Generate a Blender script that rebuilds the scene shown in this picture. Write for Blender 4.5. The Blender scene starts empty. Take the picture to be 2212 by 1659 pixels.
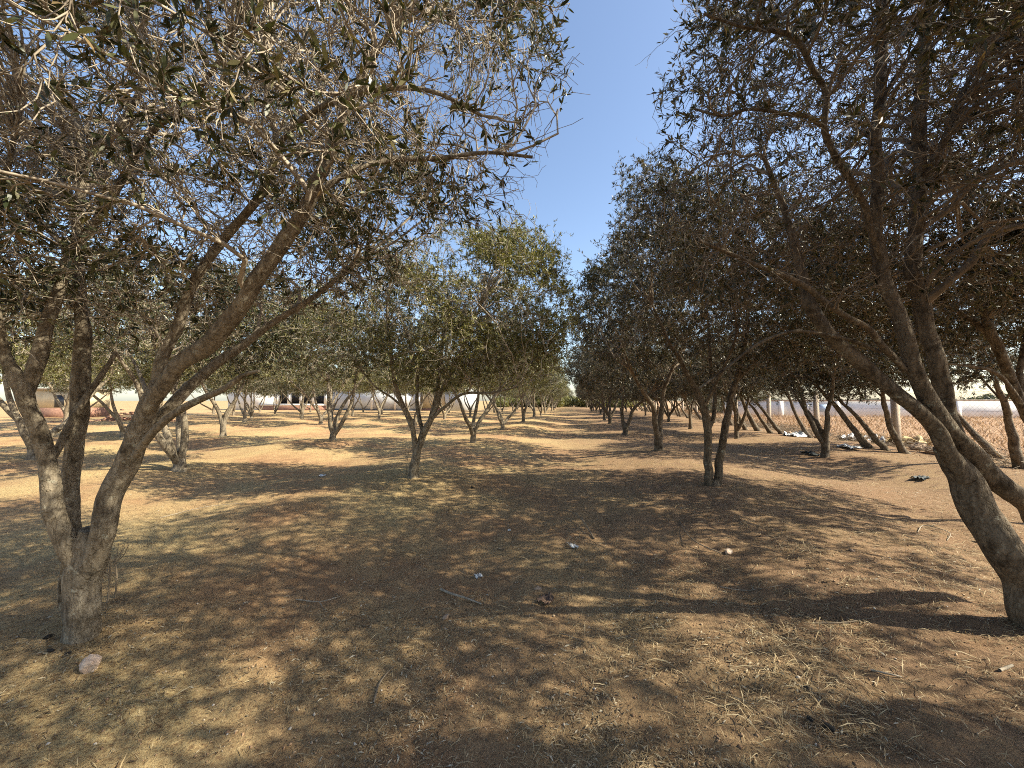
import bpy, math, random
import numpy as np
from mathutils import Vector, Matrix, Euler
from mathutils.kdtree import KDTree

# ---------------------------------------------------------------- camera, world, sun, exposure
SC = bpy.context.scene
COL = SC.collection
F = 833.0                      # focal length in pixels of a 2212 x 1659 picture
CAMZ = 1.6
cam = bpy.data.cameras.new('camera')
cam.sensor_width = 36.0
cam.lens = 36.0 * F / 2212.0
cam.clip_start = 0.05
cam.clip_end = 5000.0
camo = bpy.data.objects.new('camera', cam)
COL.objects.link(camo)
camo.location = (0, 0, CAMZ)
camo.rotation_euler = (math.radians(90 + 2.44), 0, math.radians(9.14))
SC.camera = camo
SC.render.resolution_x, SC.render.resolution_y = 1024, 768

SUN_AZ = math.radians(93.0)    # clockwise from +Y
SUN_EL = math.radians(39.0)
w = bpy.data.worlds.new('World')
SC.world = w
w.use_nodes = True
nt = w.node_tree
bg = nt.nodes['Background']
sky = nt.nodes.new('ShaderNodeTexSky')
sky.sky_type = 'NISHITA'
sky.sun_disc = False
sky.sun_elevation = SUN_EL
sky.sun_rotation = SUN_AZ
sky.altitude = 50
sky.air_density = 1.0
sky.dust_density = 1.2
sky.ozone_density = 1.0
bg.inputs['Strength'].default_value = 0.125
nt.links.new(sky.outputs[0], bg.inputs[0])

sl = bpy.data.lights.new('sun', 'SUN')
sl.energy = 5.0
sl.angle = math.radians(0.53)
sl.color = (1.0, 0.92, 0.73)
slo = bpy.data.objects.new('sun', sl)
COL.objects.link(slo)
SD = Vector((math.sin(SUN_AZ) * math.cos(SUN_EL), math.cos(SUN_AZ) * math.cos(SUN_EL), math.sin(SUN_EL)))
slo.rotation_euler = SD.to_track_quat('Z', 'Y').to_euler()
slo.location = (20, 0, 30)

SC.view_settings.view_transform = 'Standard'
SC.view_settings.look = 'None'
SC.view_settings.exposure = 1.16
SC.view_settings.gamma = 1.0
SC.cycles.filter_width = 1.0
SC.cycles.use_denoising = False
SC.cycles.max_bounces = 6
SC.cycles.diffuse_bounces = 3
SC.cycles.glossy_bounces = 2
SC.cycles.transmission_bounces = 3

# ---------------------------------------------------------------- helpers
CM = np.array(Euler(camo.rotation_euler).to_matrix())

def ray(px, py):
    return CM @ np.array([(px - 1106.0) / F, (829.5 - py) / F, -1.0])

def W(px, py, d):
    return ray(px, py) * d + np.array([0, 0, CAMZ])

def on_plane_y(px, py, Y):
    r = ray(px, py)
    return r * (Y / r[1]) + np.array([0, 0, CAMZ])

def hash2(ix, iy, s):
    v = np.sin(ix * 127.1 + iy * 311.7 + s * 74.7) * 43758.5453
    return v - np.floor(v)

def vnoise(x, y, s=0.0):
    ix, iy = np.floor(x), np.floor(y)
    fx, fy = x - ix, y - iy
    fx = fx * fx * (3 - 2 * fx); fy = fy * fy * (3 - 2 * fy)
    a = hash2(ix, iy, s); b = hash2(ix + 1, iy, s); c = hash2(ix, iy + 1, s); d = hash2(ix + 1, iy + 1, s)
    return (a + (b - a) * fx) * (1 - fy) + (c + (d - c) * fx) * fy - 0.5

BUMPS = []                     # little mounds round the near trunks

def base_h(x, y):
    x = np.asarray(x, float); y = np.asarray(y, float)
    m = np.clip((13.0 - x) / 3.0, 0, 1)
    far = np.clip((70 - np.hypot(x, y)) / 40.0, 0, 1)
    h = 0.075 * np.cos(2 * np.pi * (x + 3.4) / 6.15) * m
    h = h + 0.20 * vnoise(x / 3.3, y / 3.1, 1) * m + 0.09 * vnoise(x / 1.1, y / 1.0, 2) * m
    return h * far

def ground_z(x, y):
    h = base_h(x, y)
    for bx, by, a, r in BUMPS:
        h = h + a * np.exp(-((x - bx) ** 2 + (y - by) ** 2) / (r * r))
    return h

def fine_h(x, y):
    r = np.hypot(x, y)
    k = np.clip((14 - r) / 8.0, 0, 1)
    return k * (0.034 * vnoise(x / 0.23, y / 0.20, 3) + 0.020 * vnoise(x / 0.085, y / 0.09, 4) + 0.03 * np.minimum(0, vnoise(x / 0.34, y / 0.30, 14) + .12) * 1.5)

def G(px, py):
    """ground point seen at a pixel"""
    z = 0.0
    r = ray(px, py)
    for _ in range(30):
        t = (z - CAMZ) / r[2]
        p = r * t
        z = 0.5 * z + 0.5 * float(base_h(p[0], p[1]))
    return np.array([p[0], p[1], z])

def mesh_from(name, V, faces_flat, loop_counts, mat, parent=None, smooth=False):
    me = bpy.data.meshes.new(name)
    V = np.ascontiguousarray(V, np.float32)
    fl = np.ascontiguousarray(faces_flat, np.int32).ravel()
    lc = np.ascontiguousarray(loop_counts, np.int32)
    me.vertices.add(len(V)); me.vertices.foreach_set('co', V.ravel())
    me.loops.add(len(fl)); me.loops.foreach_set('vertex_index', fl)
    me.polygons.add(len(lc))
    st = np.zeros(len(lc), np.int32); st[1:] = np.cumsum(lc)[:-1]
    me.polygons.foreach_set('loop_start', st)
    me.polygons.foreach_set('loop_total', lc)
    if smooth:
        me.polygons.foreach_set('use_smooth', np.ones(len(lc), bool))
    me.update(calc_edges=True)
    me.validate()
    me.materials.append(mat)
    o = bpy.data.objects.new(name, me)
    COL.objects.link(o)
    if parent is not None:
        o.parent = parent
    return o

class MB:
    """collects faces, built into one mesh"""
    def __init__(s):
        s.V = []; s.F = []; s.C = []; s.n = 0
    def add(s, V, faces):
        V = np.asarray(V, float)
        s.V.append(V)
        if isinstance(faces, np.ndarray):
            s.F.append((faces + s.n).ravel()); s.C.append(np.full(len(faces), faces.shape[1]))
        else:
            for f in faces:
                s.F.append(np.asarray(f) + s.n); s.C.append(np.array([len(f)]))
        s.n += len(V)
    def box(s, x0, x1, y0, y1, z0, z1):
        V = [(x, y, z) for z in (z0, z1) for y in (y0, y1) for x in (x0, x1)]
        s.add(V, np.array([(0, 2, 3, 1), (4, 5, 7, 6), (0, 1, 5, 4), (2, 6, 7, 3), (0, 4, 6, 2), (1, 3, 7, 5)]))
    def tubes(s, P, R, k):
        """P (T,n,3), R (T,n): T tubes of k sides"""
        T, n, _ = P.shape
        if T == 0: return
        D = np.gradient(P, axis=1)
        D /= np.linalg.norm(D, axis=2, keepdims=True) + 1e-9
        m = D.mean(axis=1); m /= np.linalg.norm(m, axis=1, keepdims=True) + 1e-9
        ref = np.where(np.abs(m[:, 2:3]) > 0.8, np.array([[1.0, 0.13, 0]]), np.array([[0.05, 0.0, 1.0]]))
        A = np.cross(D, ref[:, None, :]); A /= np.linalg.norm(A, axis=2, keepdims=True) + 1e-9
        B = np.cross(D, A)
        th = np.arange(k) * 2 * np.pi / k
        V = P[:, :, None, :] + R[:, :, None, None] * (A[:, :, None, :] * np.cos(th)[None, None, :, None] + B[:, :, None, :] * np.sin(th)[None, None, :, None])
        idx = np.arange(T * n * k).reshape(T, n, k)
        a = idx[:, :-1, :]; b = idx[:, 1:, :]
        f = np.stack([a, np.roll(a, -1, 2), np.roll(b, -1, 2), b], -1).reshape(-1, 4)
        s.add(V.reshape(-1, 3), f)
    def build(s, name, mat, parent=None, smooth=False, off=None):
        V = np.concatenate(s.V)
        if off is not None: V = V - np.asarray(off)
        return mesh_from(name, V, np.concatenate(s.F), np.concatenate(s.C), mat, parent, smooth)

def tag(o, label=None, cat=None, group=None, kind=None):
    if label: o['label'] = label
    if cat: o['category'] = cat
    if group: o['group'] = group
    if kind: o['kind'] = kind
    return o

def empty(name, loc):
    o = bpy.data.objects.new(name, None)
    COL.objects.link(o)
    o.location = loc
    o.empty_display_size = 0.2
    return o

# ---------------------------------------------------------------- materials
def new_mat(name):
    m = bpy.data.materials.new(name); m.use_nodes = True
    t = m.node_tree
    return m, t, t.nodes['Principled BSDF'], t.nodes['Material Output']

def N(t, typ, **kw):
    n = t.nodes.new(typ)
    for k, v in kw.items():
        setattr(n, k, v)
    return n

def ramp(t, fac, stops, interp='LINEAR'):
    r = N(t, 'ShaderNodeValToRGB')
    r.color_ramp.interpolation = interp
    while len(r.color_ramp.elements) < len(stops): r.color_ramp.elements.new(0.5)
    for e, (p, c) in zip(r.color_ramp.elements, stops):
        e.position = p; e.color = (*c, 1)
    if fac is not None: t.links.new(fac, r.inputs[0])
    return r.outputs[0]

def noise(t, vec, scale, detail=4, rough=0.55):
    n = N(t, 'ShaderNodeTexNoise')
    n.inputs['Scale'].default_value = scale; n.inputs['Detail'].default_value = detail; n.inputs['Roughness'].default_value = rough
    if vec is not None: t.links.new(vec, n.inputs['Vector'])
    return n.outputs[0]

def mixc(t, fac, a, b, mode='MIX'):
    n = N(t, 'ShaderNodeMix', data_type='RGBA', blend_type=mode)
    for i, v in ((0, fac), (6, a), (7, b)):
        if isinstance(v, (int, float)): n.inputs[i].default_value = v
        elif isinstance(v, tuple): n.inputs[i].default_value = (*v, 1)
        else: t.links.new(v, n.inputs[i])
    return n.outputs[2]

def bump(t, h, strength, dist, normal=None):
    b = N(t, 'ShaderNodeBump')
    b.inputs['Strength'].default_value = strength; b.inputs['Distance'].default_value = dist
    t.links.new(h, b.inputs['Height'])
    if normal is not None: t.links.new(normal, b.inputs['Normal'])
    return b.outputs[0]

def simple_mat(name, c1, c2, scale=8, rough=0.85, bs=0.3, bd=0.01):
    m, t, p, o = new_mat(name)
    tc = N(t, 'ShaderNodeTexCoord').outputs['Object']
    n = noise(t, tc, scale, 6, 0.6)
    t.links.new(ramp(t, n, [(0.3, c1), (0.7, c2)]), p.inputs['Base Color'])
    p.inputs['Roughness'].default_value = rough
    t.links.new(bump(t, noise(t, tc, scale * 4, 4), bs, bd), p.inputs['Normal'])
    return m

def bark_mat(name, dark, mid, light, lichen):
    m, t, p, o = new_mat(name)
    tc = N(t, 'ShaderNodeTexCoord').outputs['Object']
    mp = N(t, 'ShaderNodeMapping'); mp.inputs['Scale'].default_value = (1.0, 1.0, 0.22)
    t.links.new(tc, mp.inputs[0])
    big = noise(t, tc, 5.0, 5, 0.6)
    fib = noise(t, mp.outputs[0], 38.0, 6, 0.65)
    fine = noise(t, tc, 110.0, 4, 0.6)
    c = ramp(t, fib, [(0.30, dark), (0.5, mid), (0.72, light)])
    c = mixc(t, ramp(t, big, [(0.38, (0, 0, 0)), (0.66, (0.75, 0.75, 0.75))]), c, mixc(t, 0.5, c, light))
    ln = noise(t, tc, 14.0, 5, 0.7)
    lm = ramp(t, ln, [(0.60, (0, 0, 0)), (0.67, (0.8, 0.8, 0.8))])
    c = mixc(t, lm, c, lichen)
    dk = ramp(t, noise(t, tc, 9.0, 4, 0.6), [(0.30, (0.35, 0.33, 0.30)), (0.48, (1, 1, 1))])
    c = mixc(t, 1.0, c, dk, 'MULTIPLY')
    t.links.new(c, p.inputs['Base Color'])
    p.inputs['Roughness'].default_value = 0.9
    p.inputs['Specular IOR Level'].default_value = 0.2
    wp = N(t, 'ShaderNodeMix', data_type='VECTOR'); wp.inputs[0].default_value = 0.12
    t.links.new(mp.outputs[0], wp.inputs[4])
    wn = N(t, 'ShaderNodeTexNoise'); wn.inputs['Scale'].default_value = 12; t.links.new(tc, wn.inputs['Vector']); t.links.new(wn.outputs[1], wp.inputs[5])
    vo = N(t, 'ShaderNodeTexVoronoi', feature='DISTANCE_TO_EDGE'); vo.inputs['Scale'].default_value = 26
    t.links.new(wp.outputs[1], vo.inputs['Vector'])
    crk = ramp(t, vo.outputs['Distance'], [(0.0, (0.0, 0.0, 0.0)), (0.10, (1, 1, 1))])
    cm = mixc(t, mixc(t, big, (0.1, 0.1, 0.1), (0.95, 0.95, 0.95)), (1, 1, 1), mixc(t, crk, (0.55, 0.51, 0.46), (1, 1, 1)))
    c = mixc(t, 1.0, c, cm, 'MULTIPLY')
    t.links.new(c, p.inputs['Base Color'])
    b0 = bump(t, crk, 0.5, 0.008)
    b1 = bump(t, fib, 0.9, 0.012, b0)
    b2 = bump(t, fine, 0.5, 0.004, b1)
    b3 = bump(t, big, 0.6, 0.03, b2)
    t.links.new(b3, p.inputs['Normal'])
    return m

M_BARK = bark_mat('bark_grey', (0.085, 0.067, 0.047), (0.215, 0.175, 0.125), (0.38, 0.325, 0.24), (0.44, 0.42, 0.33))
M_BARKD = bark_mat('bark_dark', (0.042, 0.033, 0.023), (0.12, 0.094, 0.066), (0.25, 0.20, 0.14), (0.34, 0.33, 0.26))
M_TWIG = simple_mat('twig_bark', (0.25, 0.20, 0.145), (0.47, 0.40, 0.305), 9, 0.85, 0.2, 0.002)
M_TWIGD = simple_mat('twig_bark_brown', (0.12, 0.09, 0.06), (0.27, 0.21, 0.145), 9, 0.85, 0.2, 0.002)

def leaf_mat(name, stops, trans=0.22, rough=0.42):
    m, t, p, o = new_mat(name)
    g = N(t, 'ShaderNodeNewGeometry')
    c = ramp(t, g.outputs['Random Per Island'], stops)
    t.links.new(c, p.inputs['Base Color'])
    p.inputs['Roughness'].default_value = rough
    p.inputs['Specular IOR Level'].default_value = 0.45
    tr = N(t, 'ShaderNodeBsdfTranslucent')
    t.links.new(mixc(t, 1.0, c, (1.0, 0.95, 0.45), 'MULTIPLY'), tr.inputs[0])
    mx = N(t, 'ShaderNodeMixShader'); mx.inputs[0].default_value = trans
    t.links.new(p.outputs[0], mx.inputs[1]); t.links.new(tr.outputs[0], mx.inputs[2])
    t.links.new(mx.outputs[0], o.inputs[0])
    return m

M_LEAF = leaf_mat('olive_leaf', [(0.0, (0.028, 0.036, 0.014)), (0.40, (0.050, 0.060, 0.022)), (0.66, (0.098, 0.104, 0.044)), (0.82, (0.22, 0.22, 0.135)), (0.94, (0.18, 0.155, 0.06)), (1.0, (0.19, 0.12, 0.055))], 0.14)
M_LEAFG = leaf_mat('olive_leaf_sunlit_tint', [(0.0, (0.060, 0.066, 0.020)), (0.4, (0.145, 0.15, 0.046)), (0.75, (0.27, 0.26, 0.115)), (1.0, (0.34, 0.30, 0.10))], 0.26)  # sunlit look of the crowns put into a brighter, yellower leaf colour
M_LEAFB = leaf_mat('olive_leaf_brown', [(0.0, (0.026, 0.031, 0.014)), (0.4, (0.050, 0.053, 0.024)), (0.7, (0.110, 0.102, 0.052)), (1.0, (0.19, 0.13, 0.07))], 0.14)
M_LITTER = leaf_mat('dry_leaf', [(0.0, (0.09, 0.06, 0.035)), (0.3, (0.18, 0.125, 0.07)), (0.6, (0.30, 0.22, 0.125)), (0.85, (0.44, 0.36, 0.23)), (1.0, (0.56, 0.50, 0.38))], 0.05, 0.7)
M_STRAW = leaf_mat('dry_straw', [(0.0, (0.22, 0.15, 0.075)), (0.5, (0.38, 0.28, 0.15)), (1.0, (0.52, 0.42, 0.25))], 0.1, 0.7)
M_WEED = leaf_mat('dry_field_weed', [(0.0, (0.26, 0.155, 0.09)), (0.5, (0.38, 0.25, 0.15)), (1.0, (0.46, 0.34, 0.21))], 0.1, 0.8)

def ground_mat():
    m, t, p, o = new_mat('soil')
    tc = N(t, 'ShaderNodeTexCoord').outputs['Object']
    n1 = noise(t, tc, 0.45, 6, 0.6)
    n2 = noise(t, tc, 3.5, 8, 0.65)
    n3 = noise(t, tc, 45, 6, 0.7)
    n4 = noise(t, tc, 170, 3, 0.6)
    soil = ramp(t, n2, [(0.30, (0.29, 0.166, 0.088)), (0.5, (0.39, 0.237, 0.125)), (0.72, (0.49, 0.322, 0.17))])
    sandy = ramp(t, n3, [(0.30, (0.36, 0.245, 0.115)), (0.55, (0.49, 0.365, 0.18)), (0.75, (0.58, 0.46, 0.25))])
    c = mixc(t, ramp(t, n1, [(0.40, (0, 0, 0)), (0.60, (1, 1, 1))]), soil, sandy)
    c = mixc(t, ramp(t, n3, [(0.36, (0.8, 0.8, 0.8)), (0.50, (0, 0, 0))]), c, (0.17, 0.10, 0.055))
    c = mixc(t, ramp(t, n4, [(0.62, (0, 0, 0)), (0.72, (0.55, 0.55, 0.55))]), c, (0.60, 0.47, 0.30))
    # litter-brown strip under the right-hand rows, red field beyond the fence
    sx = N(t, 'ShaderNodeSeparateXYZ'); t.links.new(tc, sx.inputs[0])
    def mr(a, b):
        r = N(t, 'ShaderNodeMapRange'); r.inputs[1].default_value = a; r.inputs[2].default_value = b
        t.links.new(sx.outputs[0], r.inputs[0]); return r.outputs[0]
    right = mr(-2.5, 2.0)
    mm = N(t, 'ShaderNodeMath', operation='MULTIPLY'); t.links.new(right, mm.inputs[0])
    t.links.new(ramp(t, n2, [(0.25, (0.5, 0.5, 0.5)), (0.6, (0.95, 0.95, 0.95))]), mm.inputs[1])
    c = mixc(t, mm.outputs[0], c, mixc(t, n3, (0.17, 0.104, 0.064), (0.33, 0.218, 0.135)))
    c = mixc(t, mr(11.6, 13.0), c, mixc(t, n2, (0.36, 0.215, 0.125), (0.48, 0.315, 0.19)))
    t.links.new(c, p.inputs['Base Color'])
    p.inputs['Roughness'].default_value = 0.95
    p.inputs['Specular IOR Level'].default_value = 0.1
    b1 = bump(t, n3, 0.9, 0.03)
    b2 = bump(t, n4, 0.6, 0.008, b1)
    t.links.new(b2, p.inputs['Normal'])
    return m

# ---------------------------------------------------------------- tree layout (pixels of the photograph's tree bases -> ground)
NEARS = {  # name: base pixel
    'near_left': (175, 1388), 'near_right': (2245, 1372), 'mid_left': (892, 1038), 'mid_right': (1540, 1052),
}
BASE = {k: G(*v) for k, v in NEARS.items()}
for k, b in BASE.items():
    BUMPS.append((b[0], b[1], 0.05, 0.9))

# ---------------------------------------------------------------- the ground
def axis(lo, hi, step, far, grow):
    a = list(np.arange(lo, hi + 1e-6, step))
    s = step; x = hi
    while x < far:
        s *= grow; x += s; a.append(x)
    s = step; x = lo; pre = []
    while x > -far:
        s *= grow; x -= s; pre.append(x)
    return np.array(pre[::-1] + a)

xs = axis(-6.0, 6.5, 0.035, 1800, 1.045)
ys = axis(0.6, 8.0, 0.035, 1800, 1.045)
XX, YY = np.meshgrid(xs, ys)
ZZ = ground_z(XX, YY) + fine_h(XX, YY)
nx, ny = len(xs), len(ys)
idx = np.arange(nx * ny).reshape(ny, nx)
gf = np.stack([idx[:-1, :-1], idx[:-1, 1:], idx[1:, 1:], idx[1:, :-1]], -1).reshape(-1, 4)
go = mesh_from('ground', np.stack([XX, YY, ZZ], -1).reshape(-1, 3), gf, np.full(len(gf), 4), ground_mat(), None, True)
tag(go, 'sandy reddish brown orchard soil in soft mounds', kind='structure')

# ---------------------------------------------------------------- tree builder
def catmull(pts, rad, step):
    pts = np.asarray(pts, float); rad = np.asarray(rad, float)
    P = np.vstack([2 * pts[0] - pts[1], pts, 2 * pts[-1] - pts[-2]])
    out = []; ro = []
    for i in range(len(pts) - 1):
        L = np.linalg.norm(pts[i + 1] - pts[i]); n = max(2, int(L / step))
        t = np.linspace(0, 1, n, endpoint=False)[:, None]
        p0, p1, p2, p3 = P[i], P[i + 1], P[i + 2], P[i + 3]
        out.append(0.5 * ((2 * p1) + (p2 - p0) * t + (2 * p0 - 5 * p1 + 4 * p2 - p3) * t ** 2 + (3 * p1 - p0 - 3 * p2 + p3) * t ** 3))
        ro.append((rad[i] + (rad[i + 1] - rad[i]) * t[:, 0]))
    out.append(pts[-1:]); ro.append(rad[-1:])
    return np.vstack(out), np.concatenate(ro)

def bark_tube(mb, P, R, k, rng, lump=0.12, flare=0.0, cap=True):
    """one stem with lumpy, ridged bark"""
    n = len(P)
    D = np.gradient(P, axis=0); D /= np.linalg.norm(D, axis=1, keepdims=True) + 1e-9
    A = np.zeros_like(P)
    a = np.cross(D[0], [0.3, 1, 0.1]); a /= np.linalg.norm(a)
    for i in range(n):
        a = a - D[i] * np.dot(a, D[i]); a /= np.linalg.norm(a) + 1e-9
        A[i] = a
    B = np.cross(D, A)
    th = np.arange(k) * 2 * np.pi / k
    s = np.concatenate([[0], np.cumsum(np.linalg.norm(np.diff(P, axis=0), axis=1))])
    ph = rng.uniform(0, 100)
    SS, TT = np.meshgrid(s, th, indexing='ij')
    cx, cy = np.cos(TT), np.sin(TT)
    r0 = float(R.mean()) + 1e-4
    u = ph + cx * 1.3; v = cy * 1.3 + ph
    nz = vnoise(u + SS / (r0 * 5), v, 5) + vnoise(u, v + SS / (r0 * 4.3), 6)
    nz2 = vnoise(u * 2.7 + SS / (r0 * 1.6), v * 2.7, 7) + vnoise(u * 2.7, v * 2.7 - SS / (r0 * 1.7), 8)
    rr = R[:, None] * (1 + lump * nz + lump * 0.55 * nz2)
    if flare > 0:
        fl = np.exp(-SS / 0.10) * flare * (0.55 + 0.45 * np.cos(TT * 5 + ph))
        rr = rr * (1 + fl)
    V = P[:, None, :] + rr[:, :, None] * (A[:, None, :] * cx[:, :, None] + B[:, None, :] * cy[:, :, None])
    idx = np.arange(n * k).reshape(n, k)
    f = np.stack([idx[:-1], np.roll(idx[:-1], -1, 1), np.roll(idx[1:], -1, 1), idx[1:]], -1).reshape(-1, 4)
    mb.add(V.reshape(-1, 3), f)
    if cap:
        mb.add(V[-1], [list(range(k))])

def in_blobs(rng, blobs, n, shell=0.0):
    wts = np.array([b[1][0] * b[1][1] * b[1][2] * (b[2] if len(b) > 2 else 1.0) for b in blobs]); wts /= wts.sum()
    which = rng.choice(len(blobs), n, p=wts)
    d = rng.normal(size=(n, 3)); d /= np.linalg.norm(d, axis=1, keepdims=True)
    r = rng.uniform(shell ** 3, 1, n) ** (1 / 3.0)
    C = np.array([b[0] for b in blobs])[which]; R = np.array([b[1] for b in blobs])[which]
    return C + d * r[:, None] * R, r, d

def grow(rng, nodes, dirs, rads, T, npt, r_fn, droop=0.0, wig=0.06, curl=0.45):
    """attach each target in T to the skeleton by a curved shoot"""
    kd = KDTree(len(nodes))
    for i, q in enumerate(nodes.tolist()): kd.insert(q, i)
    kd.balance()
    kn = min(6, len(nodes))
    C6 = np.array([[h[1] for h in kd.find_n(q, kn)] for q in T.tolist()])
    d = T[:, None, :] - nodes[C6]
    L = np.linalg.norm(d, axis=2) + 1e-6
    cs = (d * dirs[C6]).sum(2) / L
    best = C6[np.arange(len(T)), np.argmin(L * (1.45 - 0.65 * cs) + 0.03 * (rads[C6] < 0.004), axis=1)]
    S = nodes[best]; D = dirs[best]; r = rads[best]
    L = np.linalg.norm(T - S, axis=1, keepdims=True)
    C = S + D * L * curl + (T - S) * 0.15 + rng.normal(size=S.shape) * L * 0.10
    t = np.linspace(0, 1, npt)[None, :, None]
    P = S[:, None] * (1 - t) ** 2 + 2 * C[:, None] * t * (1 - t) + T[:, None] * t ** 2
    wv = rng.normal(size=P.shape) * L[:, :, None] * wig
    wv[:, 0] = 0
    P = P + wv
    P[:, :, 2] -= droop * (t[:, :, 0] ** 2) * L
    R0, R1 = r_fn(r, L[:, 0])
    R = R0[:, None] + (R1 - R0)[:, None] * t[:, :, 0]
    Dn = np.gradient(P, axis=1); Dn /= np.linalg.norm(Dn, axis=2, keepdims=True) + 1e-9
    return P, R, Dn

def make_leaves(rng, P, Dn, per, lmin, lmax, hexa, clip=None):
    T, n, _ = P.shape
    K = T * per
    tw = np.repeat(np.arange(T), per)
    t = rng.uniform(0.12, 1.0, K) ** 0.8 * (n - 1.001)
    i = t.astype(int); f = (t - i)[:, None]
    pos = P[tw, i] * (1 - f) + P[tw, i + 1] * f
    tan = Dn[tw, i]
    rnd = rng.normal(size=(K, 3))
    side = rnd - tan * (rnd * tan).sum(1, keepdims=True); side /= np.linalg.norm(side, axis=1, keepdims=True) + 1e-9
    d = tan * 0.75 + side * 0.75 + np.array([0, 0, 0.05]) + rng.normal(size=(K, 3)) * 0.15
    d /= np.linalg.norm(d, axis=1, keepdims=True)
    up = rng.normal(size=(K, 3)) * 0.55 + np.array([0, 0, 1.0])
    sd = np.cross(d, up); sd /= np.linalg.norm(sd, axis=1, keepdims=True) + 1e-9
    nm = np.cross(sd, d)
    L = rng.uniform(lmin, lmax, K)[:, None]; wd = L * rng.uniform(0.10, 0.15, K)[:, None]
    if clip is not None:
        k = clip(pos)
        pos, d, sd, nm, L, wd = pos[k], d[k], sd[k], nm[k], L[k], wd[k]; K = len(pos)
    bend = nm * L * rng.uniform(-0.12, 0.12, K)[:, None]
    b = pos; tip = pos + d * L + bend
    if hexa:
        m1 = pos + d * L * 0.30 - bend * 0.3; m2 = pos + d * L * 0.68
        V = np.stack([b, m1 + sd * wd * .9, m2 + sd * wd * .8, tip, m2 - sd * wd * .8, m1 - sd * wd * .9], 1)
    else:
        m = pos + d * L * 0.48 - bend * 0.3
        V = np.stack([b, m + sd * wd * 1.05, tip, m - sd * wd * 1.05], 1)
    q = V.shape[1]
    return V.reshape(-1, 3), np.arange(K * q).reshape(K, q)

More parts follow.
